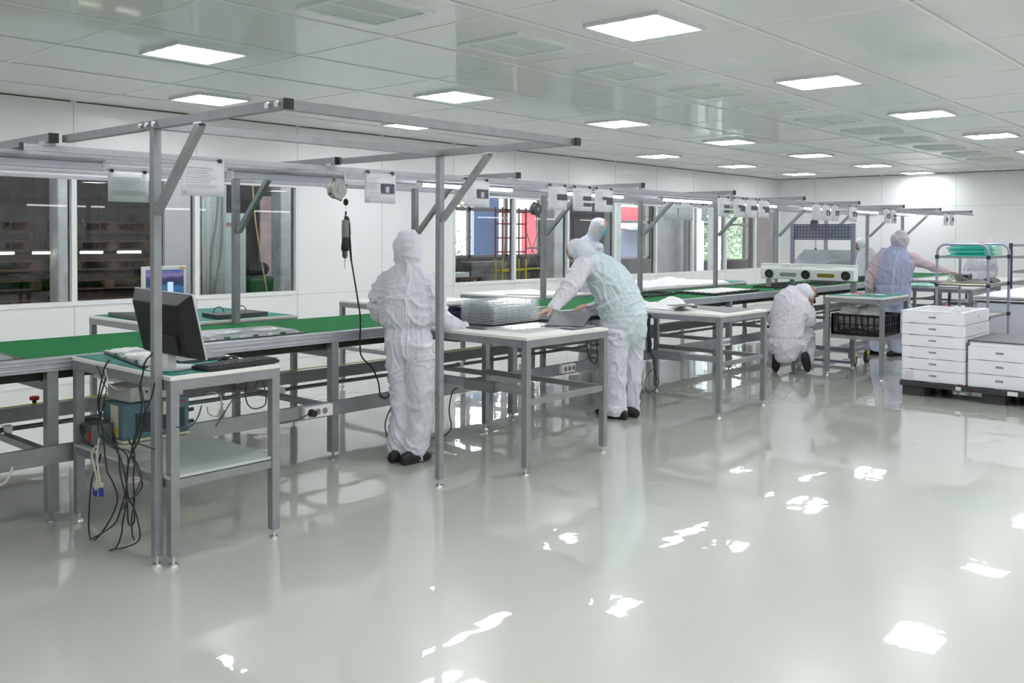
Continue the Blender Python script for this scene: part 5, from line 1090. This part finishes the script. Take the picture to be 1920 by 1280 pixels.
def make_person(lab, torso, side, hood, arms, legs, head, tints, shoes, hands=(), mask=None, wrinkle=.010, voxel=.0125, waist=None, seams=(), skin=M_SKIN, eyes=True, group=None):
    base = V(torso[0][:2] + (0,)) if False else V((torso[0][0], torso[0][1], 0))
    t = thing('person', lab, 'person', tuple(base))
    # --- clothing: one continuous surface, voxel-welded
    mb = MB(); chains = []
    chains.append(('torso', loft(mb, torso, side, 26))); chains.append(('hood', loft(mb, hood, side, 22)))
    for q, a in enumerate(arms): chains.append(('arm%d' % q, loft(mb, a, (0, 0, 1), 16)))
    for q, a in enumerate(legs): chains.append(('leg%d' % q, loft(mb, a, side, 18, cap=False)))
    me = remesh(mb, voxel, 3, .5); P = co_of(me); Nn = no_of(me)
    # tint and fold direction follow the nearest limb
    names = [c[0] for c in chains]; D = np.stack([np.min(np.linalg.norm(P[:, None, :] - c[1][None, :, :3], axis=2) - c[1][None, :, 3:5].mean(2), axis=1) for c in chains], 1)
    Wt = np.exp(-D / .02); Wt /= Wt.sum(1, keepdims=True)
    col = sum(Wt[:, [i]] * np.array(tints.get(n_, tints.get(n_[:3], SUIT)))[None, :] for i, n_ in enumerate(names))
    seed = sum(map(ord, lab)) % 97; amp = np.zeros(len(P)); isl = sum(Wt[:, i] for i, n_ in enumerate(names) if n_[:3] in ('arm', 'leg')); ih = Wt[:, names.index('hood')]
    for i in range(len(P)):
        p = V(P[i]); w_ = V((noise.noise(p * 2.3 + V((seed, 0, 0))), noise.noise(p * 2.3 + V((0, seed, 5))), 0)) * .35
        q1 = abs(noise.noise(V(((p.x + w_.x) * 3.6, (p.y + w_.y) * 3.6, (p.z + w_.x * 1.6) * 9 + seed)))); a = math.exp(-(q1 / .10) ** 2) * 1.6 - .5
        q2 = abs(noise.noise(V(((p.x - w_.y) * 8, (p.y + w_.x) * 8, (p.z + w_.y) * 3.6 + seed)))); b = math.exp(-(q2 / .12) ** 2) * 1.4 - .4
        c = noise.noise(p * 3.2 + V((9, seed, 2))) * 1.4 + noise.noise(p * 17 + V((3, seed, 7))) * .35; amp[i] = a * (.3 + .6 * isl[i]) + b * (.85 - .45 * isl[i]) + c
    amp *= wrinkle * (1 - .55 * ih)
    if waist is not None:                      # gathered elastic
        wp, wd, r_ = V(waist[0]), V(waist[1]).normalized(), waist[2]; rel = P - np.array(wp); h = rel @ np.array(wd); perp = rel - h[:, None] * np.array(wd)
        ax = np.array(wd.orthogonal().normalized()); ay = np.cross(np.array(wd), ax); th = np.arctan2(perp @ ay, perp @ ax); near = (np.linalg.norm(perp, axis=1) < r_)
        amp += near * (np.sin(th * 34 + np.sin(th * 9) * 2) * .0045 * np.exp(-(h / .10) ** 2) - .013 * np.exp(-(h / .017) ** 2))
    P2 = P + Nn * amp[:, None]; P2[:, 2] = np.maximum(P2[:, 2], .012)
    me.vertices.foreach_set('co', P2.astype(np.float32).ravel()); me.update()
    at = me.color_attributes.new('tint', 'FLOAT_COLOR', 'POINT'); at.data.foreach_set('color', np.hstack([np.clip(col, 0, 1), np.ones((len(P), 1))]).astype(np.float32).ravel())
    me.materials.clear(); me.materials.append(M_SUIT); me.name = 'coverall'
    me.polygons.foreach_set('use_smooth', [True] * len(me.polygons))
    bvh = BVHTree.FromPolygons([tuple(p) for p in P2], [tuple(p.vertices) for p in me.polygons])
    me.transform(WORLD[t.name].inverted()); o = bpy.data.objects.new('coverall', me); COL.objects.link(o); o.parent = t
    # --- body: one continuous mesh (head, trunk, limbs, hands)
    mb = MB(); hc, hf, hr, hu = head_shape(mb, *head)
    loft(mb, torso, side, 18, scale=.6)
    tz = [V(torso[-1][:3]) , hc]; mb.cyl(tz[0], tz[1] - V((0, 0, .02)), .052, .05)
    for a in arms + legs: loft(mb, a if a in arms else a[:-1], (0, 0, 1) if a in arms else side, 12, scale=.5)
    bm_ = remesh(mb, .011, 2, .4)
    mb = MB()
    for h in hands: hand_mesh(mb, *h[:4], **h[4])
    bb_ = bmesh.new(); bb_.from_mesh(bm_)
    if hands: hm = remesh(mb, .0042, 2, .4); 
    glove = any(h[5] for h in hands) if hands else False
    if hands and not glove: bb_.from_mesh(hm)
    bb_.to_mesh(bm_); bb_.free(); bm_.materials.clear(); bm_.materials.append(skin); bm_.name = 'body'; bm_.polygons.foreach_set('use_smooth', [True] * len(bm_.polygons))
    bm_.transform(WORLD[t.name].inverted()); ob = bpy.data.objects.new('body', bm_); COL.objects.link(ob); ob.parent = t
    if glove:
        hm.materials.clear(); hm.materials.append(M_GLOVE); hm.name = 'glove'; hm.transform(WORLD[t.name].inverted()); og = bpy.data.objects.new('glove', hm); COL.objects.link(og); og.parent = t
    if eyes:
        for q in (-1, 1): MB().ell(hc + (hf * .079 + hr * q * .031 + hu * .006), (.011, .011, .008)).build('eye', M_EYE, t)
    if mask:
        mb = MB(); vs = []; n = 10
        for i in range(n + 1):
            for j in range(n + 1):
                a = (i / n - .5) * 2.3; z = -.095 + .10 * j / n; r_ = .086 - .35 * max(0, -(z + .045)) ** 1.0 * (1 if z < -.045 else 0); x = math.cos(a) * (r_ + .014 * math.cos(a * 1.5)); y = math.sin(a) * (.066 if z > -.06 else .058)
                vs.append(hc + hf * (x + .014) + hr * y + hu * (z + .003 * (j % 3)))
        mb.add(vs, [(i * (n + 1) + j, (i + 1) * (n + 1) + j, (i + 1) * (n + 1) + j + 1, i * (n + 1) + j + 1) for i in range(n) for j in range(n)], True)
        m_ = mb.build('face_mask', M_MASK, t); m_.modifiers.new('s', 'SOLIDIFY').thickness = .004
    for (a, b, r_) in shoes:                   # (heel, toe, height) on or near the floor
        a, b = V(a), V(b); mb = MB(); d = (b - a); s_ = V((0, 0, 1)).cross(d).normalized()
        loft(mb, [(*(a + d * u + V((0, 0, hgt * r_ * .55))), wd * 1.0, hgt * r_ * .62) for u, wd, hgt in ((0, .036, .85), (.25, .042, .95), (.55, .047, .8), (.85, .046, .62), (1, .03, .5))], s_, 14)
        sm = remesh(mb, .009, 2, .4); C_ = co_of(sm); C_[:, 2] = np.maximum(C_[:, 2], .002); sm.vertices.foreach_set('co', C_.astype(np.float32).ravel()); sm.materials.clear(); sm.materials.append(M_SHOE); sm.name = 'shoe'
        sm.transform(WORLD[t.name].inverted()); os_ = bpy.data.objects.new('shoe', sm); COL.objects.link(os_); os_.parent = t
    # --- seams laid on the cloth: (points, ray direction)
    for pts, ray in seams:
        out = []
        for p in spline(pts, 8):
            h = bvh.ray_cast(V(p) - V(ray) * 1.2, V(ray))
            if h[0] is not None: out.append(h[0] + h[1] * .0012)
        runs = [[]]
        for p in out:
            if runs[-1] and (p - runs[-1][-1]).length > .09: runs.append([])
            runs[-1].append(p)
        runs = [r_ for r_ in runs if len(r_) > 3]
        if runs: MB().tube(max(runs, key=len), .0028, 6).build('seam', M_SEAM, t)
    return t
RX = V((.664, -.748, 0)); FX = V((.748, .664, 0))
def rot(v, deg): return Matrix.Rotation(math.radians(deg), 3, 'Z') @ V(v)

# 1  standing worker, back to the picture, hand on the tray table
o1 = (4.455, 4.954); 
s1 = rot((.743, -.669, 0), -14); r1 = V((.669, .743, 0))
make_person('person in white hooded coverall standing with back turned, gloved hand on the tray table',
  [(4.456,4.953,0.803,0.160,0.130),(4.456,4.953,0.876,0.178,0.142),(4.451,4.958,0.962,0.168,0.128),(4.448,4.961,1.023,0.196,0.145),(4.439,4.968,1.132,0.200,0.145),(4.445,4.963,1.236,0.205,0.138),(4.453,4.956,1.309,0.205,0.118),(4.456,4.953,1.359,0.165,0.100),(4.459,4.951,1.413,0.082,0.082)], s1,
  [(4.469,4.968,1.393,0.075,0.088),(4.469,4.968,1.463,0.098,0.112),(4.459,4.964,1.548,0.108,0.122),(4.453,4.956,1.594,0.100,0.110),(4.453,4.956,1.610,0.085,0.095)],
  [[(4.367,5.073,1.300,0.066,0.066),(4.335,5.129,1.214,0.073,0.073),(4.333,5.144,1.112,0.070,0.070),(4.417,5.190,1.015,0.060,0.060),(4.554,5.228,0.956,0.046,0.046),(4.642,5.243,0.936,0.036,0.036)],
   [(4.549,4.829,1.303,0.074,0.074),(4.560,4.806,1.203,0.082,0.082),(4.602,4.794,1.062,0.088,0.088),(4.678,4.794,0.996,0.078,0.078),(4.796,4.808,0.959,0.058,0.058),(4.896,4.813,0.940,0.036,0.036)]],
  [[(4.407,5.024,0.836,0.095,0.100),(4.417,5.029,0.664,0.082,0.090),(4.444,5.018,0.468,0.074,0.085),(4.444,5.018,0.273,0.078,0.085),(4.411,5.021,0.090,0.078,0.088),(4.408,5.023,0.032,0.072,0.085)],
   [(4.497,4.889,0.839,0.115,0.120),(4.496,4.876,0.671,0.112,0.110),(4.502,4.871,0.477,0.098,0.100),(4.494,4.878,0.284,0.098,0.100),(4.466,4.904,0.111,0.098,0.100),(4.455,4.914,0.007,0.092,0.095)]],
  ([(4.488,4.984,1.544,0.000,0.000)][0][:3], (.92, .38, -.12), (0, 0, 1)), {},
  [([(4.314,4.968,0.000)][0], [(4.539,5.030,0.000)][0], .08), ([(4.330,4.860,0.000)][0], [(4.576,4.869,0.000)][0], .085)],
  [([(4.892,4.830,0.939,0.000,0.000)][0][:3], (.75, -.55, -.12), (0, 0, -1), 1, dict(curl=.08), True)], True,
  wrinkle=.011, voxel=.0105, waist=([(4.451,4.958,0.962,0.000,0.000)][0][:3], (0, 0, 1), .26),
  seams=[([(4.450,4.959,1.402),(4.445,4.963,1.228),(4.445,4.963,1.016)], r1), ([(4.303,5.091,1.202),(4.382,5.020,1.186),(4.482,4.930,1.178),(4.553,4.866,1.185)], r1), ([(4.453,4.955,0.919),(4.451,4.958,0.803),(4.457,4.953,0.753)], r1), ([(4.368,5.032,0.862),(4.377,5.024,0.754),(4.417,4.988,0.629),(4.426,4.980,0.474)], r1)])

# 2  worker bending over the conveyor
r2 = V((.817, .577, 0)); MINT = np.array((.60, .70, .74)); 
make_person('person in mint-tinted coverall bending far forward over the belt, bare hands at work',
  [(6.865,4.722,0.767,0.170,0.195),(6.859,4.731,0.873,0.180,0.208),(6.842,4.755,0.998,0.180,0.205),(6.800,4.814,1.157,0.185,0.200),(6.741,4.897,1.296,0.200,0.170),(6.685,4.976,1.382,0.190,0.125),(6.646,5.032,1.430,0.110,0.095)], (-.60, -.52, 0) and tuple(-r2),
  [(6.674,4.992,1.440,0.085,0.085),(6.640,5.040,1.483,0.108,0.105),(6.615,5.076,1.507,0.108,0.108),(6.596,5.103,1.497,0.085,0.092)],
  [[(6.527,4.941,1.376,0.080,0.080),(6.439,4.944,1.274,0.086,0.086),(6.338,4.948,1.174,0.080,0.080),(6.256,4.960,1.102,0.068,0.068),(6.180,4.964,1.041,0.052,0.052),(6.141,4.968,1.011,0.042,0.042)],
   [(6.842,5.032,1.299,0.075,0.075),(6.936,5.038,1.122,0.070,0.070),(6.963,5.069,1.015,0.060,0.060),(6.971,5.161,0.970,0.046,0.046),(6.972,5.212,0.967,0.040,0.040)]],
  [[(6.755,4.739,0.793,0.125,0.120),(6.750,4.746,0.616,0.116,0.115),(6.745,4.753,0.400,0.104,0.100),(6.749,4.748,0.198,0.102,0.100),(6.752,4.743,0.026,0.102,0.100)],
   [(6.972,4.726,0.778,0.120,0.110),(6.973,4.725,0.598,0.105,0.110),(6.979,4.716,0.378,0.088,0.090),(6.975,4.723,0.173,0.080,0.090),(6.972,4.726,0.006,0.078,0.085)]],
  ([(6.610,5.083,1.483,0.000,0.000)][0][:3], (-.62, .35, -.72), (-.5, .35, .7)), {'torso': MINT, 'arm0': (.68, .65, .72), 'leg': (.64, .635, .73)},
  [([(6.738,4.629,-0.000)][0], [(6.789,4.971,0.000)][0], .085), ([(6.887,4.610,0.000)][0], [(6.974,4.923,0.000)][0], .08)],
  [([(6.128,4.969,1.007,0.000,0.000)][0][:3], (-.72, .45, -.25), (.1, .1, -1), 1, dict(curl=.35), False),
   ([(6.971,5.230,0.971,0.000,0.000)][0][:3], (-.85, .3, -.15), (.2, .1, -1), -1, dict(curl=.6), False)], None,
  wrinkle=.011, voxel=.0105, waist=([(6.811,4.798,1.099,0.000,0.000)][0][:3], tuple(V([(6.741,4.897,1.296),(6.842,4.755,0.998)][0]) - V([(6.741,4.897,1.296),(6.842,4.755,0.998)][1])), .30),
  seams=[([(6.664,5.007,1.207),(6.747,4.889,1.247),(6.802,4.811,1.330)], r2), ([(6.808,4.802,1.065),(6.885,4.693,1.105),(6.954,4.596,1.106)], r2), ([(6.762,4.868,0.871),(6.831,4.771,1.017),(6.886,4.693,1.067)], r2), ([(6.677,4.989,1.449),(6.669,5.000,1.353),(6.647,5.031,1.207)], r2)])

# 3  masked worker beyond the conveyor
make_person('masked person in white hooded coverall standing beyond the belt, looking right',
  [(9.483,7.072,0.691,0.160,0.130),(9.478,7.078,0.897,0.170,0.140),(9.473,7.085,1.103,0.160,0.130),(9.473,7.086,1.309,0.190,0.140),(9.472,7.086,1.446,0.185,0.130),(9.476,7.081,1.543,0.150,0.110),(9.488,7.065,1.604,0.085,0.085)], (.58, -.81, 0),
  [(9.504,7.043,1.598,0.080,0.085),(9.524,7.016,1.680,0.100,0.105),(9.540,6.994,1.755,0.108,0.115),(9.540,6.994,1.796,0.100,0.108)],
  [[(9.407,7.175,1.528,0.068,0.068),(9.388,7.202,1.308,0.062,0.062),(9.440,7.215,1.100,0.056,0.056),(9.529,7.212,0.959,0.045,0.045)], [(9.500,6.963,1.502,0.068,0.068),(9.545,6.953,1.297,0.062,0.062),(9.595,7.004,1.089,0.056,0.056),(9.651,7.079,0.959,0.045,0.045)]],
  [[(9.451,7.116,0.691,0.090,0.090),(9.448,7.120,0.346,0.085,0.085),(9.445,7.124,-0.005,0.080,0.080)], [(9.515,7.028,0.692,0.090,0.090),(9.516,7.026,0.348,0.085,0.085),(9.514,7.030,-0.003,0.080,0.080)]],
  ([(9.560,6.967,1.755,0.000,0.000)][0][:3], (.80, -.55, -.30), (0, 0, 1)), {'torso': (.55, .57, .70), 'hood': (.62, .62, .68)},
  [((9.40, 6.98, 0), (9.62, 7.0, 0), .08), ((9.58, 6.78, 0), (9.80, 6.80, 0), .08)], (), True, wrinkle=.008, voxel=.015)

# 4  crouching worker
r4 = V((.906, .423, 0))
make_person('person in white coverall crouching on the floor, back turned, by the small green table',
  [(10.320,4.799,0.235,0.150,0.140),(10.317,4.806,0.324,0.190,0.180),(10.322,4.796,0.465,0.200,0.175),(10.334,4.770,0.619,0.195,0.165),(10.364,4.752,0.783,0.200,0.160),(10.396,4.755,0.896,0.180,0.135),(10.452,4.754,0.970,0.120,0.100)], tuple(rot(r4, -90)),
  [(10.441,4.729,0.946,0.090,0.095),(10.488,4.676,0.972,0.105,0.110),(10.529,4.635,0.966,0.100,0.105),(10.554,4.606,0.953,0.075,0.085)],
  [[(10.340,4.876,0.880,0.075,0.075),(10.357,4.958,0.695,0.070,0.070),(10.512,5.003,0.578,0.060,0.060),(10.679,4.930,0.677,0.045,0.045)], [(10.397,4.635,0.864,0.080,0.080),(10.460,4.595,0.710,0.078,0.078),(10.549,4.593,0.616,0.070,0.070),(10.648,4.617,0.698,0.055,0.055),(10.691,4.644,0.771,0.042,0.042)]],
  [[(10.279,4.889,0.321,0.120,0.120),(10.461,5.018,0.386,0.105,0.100),(10.621,5.102,0.340,0.085,0.090),(10.503,5.022,0.192,0.080,0.085),(10.383,4.950,0.087,0.078,0.080)], [(10.366,4.701,0.329,0.120,0.120),(10.594,4.685,0.439,0.110,0.100),(10.775,4.724,0.422,0.090,0.090),(10.647,4.666,0.275,0.085,0.090),(10.512,4.625,0.118,0.078,0.080)]],
  ([(10.558,4.621,0.946,0.000,0.000)][0][:3], (.75, -.60, -.35), (0, 0, 1)), {'torso': (.68, .64, .72)},
  [([(10.256,4.890,0.170,0.000,0.000)][0][:3], [(10.332,4.917,-0.001,0.000,0.000)][0][:3], .13), ([(10.394,4.593,0.171,0.000,0.000)][0][:3], [(10.486,4.586,0.016,0.000,0.000)][0][:3], .13)],
  [([(10.690,4.644,0.810,0.000,0.000)][0][:3], (.1, .0, 1), (.3, -.6, .1), 1, dict(curl=.7), False)], None, wrinkle=.0105, skin=M_SKIND,
  waist=([(10.322,4.796,0.433,0.000,0.000)][0][:3], (0, 0, 1), .3),
  seams=[([(10.358,4.717,0.900),(10.334,4.770,0.644),(10.314,4.812,0.439),(10.310,4.822,0.228)], r4), ([(10.277,4.892,0.640),(10.339,4.759,0.619),(10.421,4.584,0.676)], r4)])
t = thing('handheld_tool', 'black handheld tool pressed to the face of the crouching person', 'tool', [(10.705,4.612,0.933,0.000,0.000)][0][:3])
a_ = V([(10.705,4.612,0.933,0.000,0.000)][0][:3]); MB().bar(a_ - RX * .04, a_ + RX * .045, .05, .045).build('body', BLACK, t, .006); MB().bar(a_ + V((0, 0, .03)) - RX * .03, a_ + V((0, 0, .06)) + RX * .02, .03).build('viewer', BLACKM, t, .004); MB().cyl(a_ - V((0, 0, .02)), a_ - V((0, 0, .10)), .016).build('handle', BLACK, t)

# 5  standing worker with blue shirt under the gown
r5 = V((.942, .335, 0)); s5 = (.335, -.942, 0)
make_person('large person in see-through gown over a blue shirt, back turned, right arm reaching out',
  [(13.008,4.464,0.771,0.200,0.160),(13.008,4.465,0.874,0.215,0.165),(13.005,4.473,0.977,0.225,0.165),(13.005,4.474,1.118,0.245,0.170),(13.009,4.463,1.251,0.255,0.165),(13.015,4.445,1.362,0.250,0.145),(13.024,4.420,1.436,0.170,0.115),(13.030,4.402,1.503,0.090,0.090)], s5,
  [(13.030,4.402,1.503,0.095,0.100),(13.030,4.403,1.584,0.125,0.130),(13.032,4.397,1.636,0.125,0.135),(13.034,4.391,1.672,0.090,0.100)],
  [[(12.951,4.626,1.360,0.088,0.088),(12.924,4.702,1.225,0.085,0.085),(12.925,4.760,1.059,0.075,0.075),(12.958,4.785,0.922,0.058,0.058)], [(13.087,4.241,1.365,0.088,0.088),(13.124,4.139,1.300,0.078,0.078),(13.197,4.022,1.243,0.068,0.068),(13.270,3.905,1.193,0.055,0.055),(13.312,3.848,1.172,0.045,0.045)]],
  [[(12.993,4.567,0.707,0.125,0.120),(12.982,4.597,0.445,0.115,0.110),(12.960,4.659,0.219,0.110,0.110),(12.952,4.684,0.053,0.115,0.110)], [(13.040,4.374,0.714,0.130,0.120),(13.037,4.384,0.455,0.120,0.110),(13.024,4.420,0.232,0.115,0.110),(13.020,4.431,0.054,0.115,0.110)]],
  ([(13.056,4.390,1.584,0.000,0.000)][0][:3], (.70, -.70, -.12), (0, 0, 1)), {'torso': (.38, .41, .60), 'hood': (.50, .47, .52), 'arm': (.62, .50, .56), 'leg': (.42, .46, .58)},
  [([(12.884,4.762,0.000)][0], [(13.191,4.695,0.000)][0], .07), ([(12.844,4.470,0.000)][0], [(13.207,4.421,0.000)][0], .07)],
  [([(13.321,3.851,1.172,0.000,0.000)][0][:3], (.33, -.94, -.12), (.1, 0, -1), 1, dict(curl=.25), False), ([(12.958,4.785,0.915,0.000,0.000)][0][:3], (.1, .05, -1), (.8, -.4, 0), 1, dict(curl=.3), False)], None,
  wrinkle=.0105, voxel=.014, waist=([(13.007,4.466,0.978,0.000,0.000)][0][:3], (0, 0, 1), .27),
  seams=[([(13.024,4.420,1.436),(13.009,4.463,1.229),(13.001,4.484,0.859)], r5), ([(12.925,4.700,0.994),(13.005,4.473,0.985),(13.080,4.262,0.997)], r5), ([(12.995,4.500,1.702),(13.032,4.396,1.584),(13.060,4.318,1.482)], r5)])

# 6  stooping worker far behind the belt
make_person('distant person in white hood stooping beyond the belt, face turned down',
  [(18.225,6.728,0.428,0.160,0.130),(18.224,6.731,0.744,0.170,0.130),(18.216,6.753,1.060,0.190,0.140),(18.211,6.764,1.271,0.190,0.130),(18.172,6.783,1.397,0.130,0.100)], (.36, -.93, 0),
  [(18.200,6.793,1.418,0.090,0.090),(18.178,6.849,1.492,0.110,0.120),(18.164,6.886,1.534,0.115,0.125),(18.153,6.914,1.544,0.090,0.100)],
  [[(18.172,6.865,1.291,0.070,0.070),(18.159,6.900,1.058,0.060,0.060),(18.184,6.971,0.896,0.045,0.045)], [(18.250,6.664,1.293,0.070,0.070),(18.262,6.634,1.062,0.060,0.060),(18.285,6.714,0.901,0.045,0.045)]],
  [[(18.204,6.783,0.426,0.090,0.090),(18.206,6.778,-0.028,0.085,0.085)], [(18.247,6.673,0.429,0.090,0.090),(18.249,6.668,-0.024,0.085,0.085)]],
  ([(18.150,6.922,1.470,0.000,0.000)][0][:3], (-.55, .30, -.70), (-.4, .3, .8)), {'hood': (.62, .64, .67)}, [((17.95, 7.0, 0), (18.15, 7.15, 0), .08), ((18.1, 6.8, 0), (18.3, 6.9, 0), .08)], (), None, wrinkle=.008, voxel=.016, skin=M_SKIND)

# 7  worker half hidden behind the tube rack
make_person('person in gathered white gown mostly hidden behind the tube rack',
  [(15.604,4.034,0.682,0.180,0.140),(15.603,4.037,0.891,0.190,0.150),(15.603,4.040,1.117,0.165,0.130),(15.604,4.034,1.251,0.190,0.150),(15.611,4.007,1.384,0.170,0.130),(15.620,3.972,1.468,0.090,0.090)], (.25, -.97, 0),
  [(15.620,3.972,1.452,0.090,0.095),(15.626,3.952,1.527,0.125,0.130),(15.629,3.938,1.552,0.110,0.120)],
  [[(15.572,4.158,1.299,0.070,0.070),(15.557,4.214,1.130,0.060,0.060),(15.473,4.220,1.014,0.045,0.045)], [(15.643,3.885,1.303,0.070,0.070),(15.651,3.854,1.137,0.060,0.060),(15.566,3.862,1.023,0.045,0.045)]],
  [[(15.589,4.092,0.680,0.090,0.090),(15.591,4.085,0.135,0.085,0.085)], [(15.619,3.977,0.684,0.090,0.090),(15.621,3.970,0.141,0.085,0.085)]],
  ([(15.624,3.958,1.502,0.000,0.000)][0][:3], (.30, .10, -.60), (.5, 0, .8)), {'hood': (.70, .62, .68)}, [((15.45, 4.1, 0), (15.7, 4.1, 0), .08), ((15.45, 3.9, 0), (15.7, 3.9, 0), .08)], (), None, wrinkle=.008, voxel=.016,
  waist=([(15.603,4.040,1.117,0.000,0.000)][0][:3], (0, 0, 1), .25))


# ================================================================== CAMERA, SKY
cam = bpy.data.cameras.new('camera'); co = bpy.data.objects.new('camera', cam); COL.objects.link(co); S.camera = co
YAW, PIT, ROL = 0.725857, 0.020301, 0.004143
Fv = V((math.cos(YAW) * math.cos(PIT), math.sin(YAW) * math.cos(PIT), -math.sin(PIT)))
Rv = V((math.sin(YAW), -math.cos(YAW), 0)); Uv = Rv.cross(Fv)
R2 = Rv * math.cos(ROL) + Uv * math.sin(ROL); U2 = -Rv * math.sin(ROL) + Uv * math.cos(ROL)
co.matrix_world = Matrix(((R2.x, U2.x, -Fv.x, 0), (R2.y, U2.y, -Fv.y, 0), (R2.z, U2.z, -Fv.z, 1.62), (0, 0, 0, 1)))
cam.sensor_width = 36; cam.lens = 36 * 1718.881 / 1920; cam.shift_y = -(640 - 479.001) / 1920; cam.clip_end = 200; cam.clip_start = .05
w = bpy.data.worlds.new('world'); S.world = w; w.use_nodes = True
bg = w.node_tree.nodes['Background']; bg.inputs['Color'].default_value = (.86, .93, 1, 1); bg.inputs['Strength'].default_value = 3.6
S.view_settings.view_transform = 'Standard'; S.view_settings.look = 'None'; S.view_settings.gamma = 1; S.view_settings.exposure = 0.58
S.view_settings.use_curve_mapping = False
S.cycles.max_bounces = 10; S.cycles.diffuse_bounces = 5; S.cycles.glossy_bounces = 4; S.cycles.transparent_max_bounces = 24
S.cycles.sample_clamp_indirect = 6; S.cycles.caustics_reflective = False; S.cycles.caustics_refractive = False; S.cycles.use_denoising = True
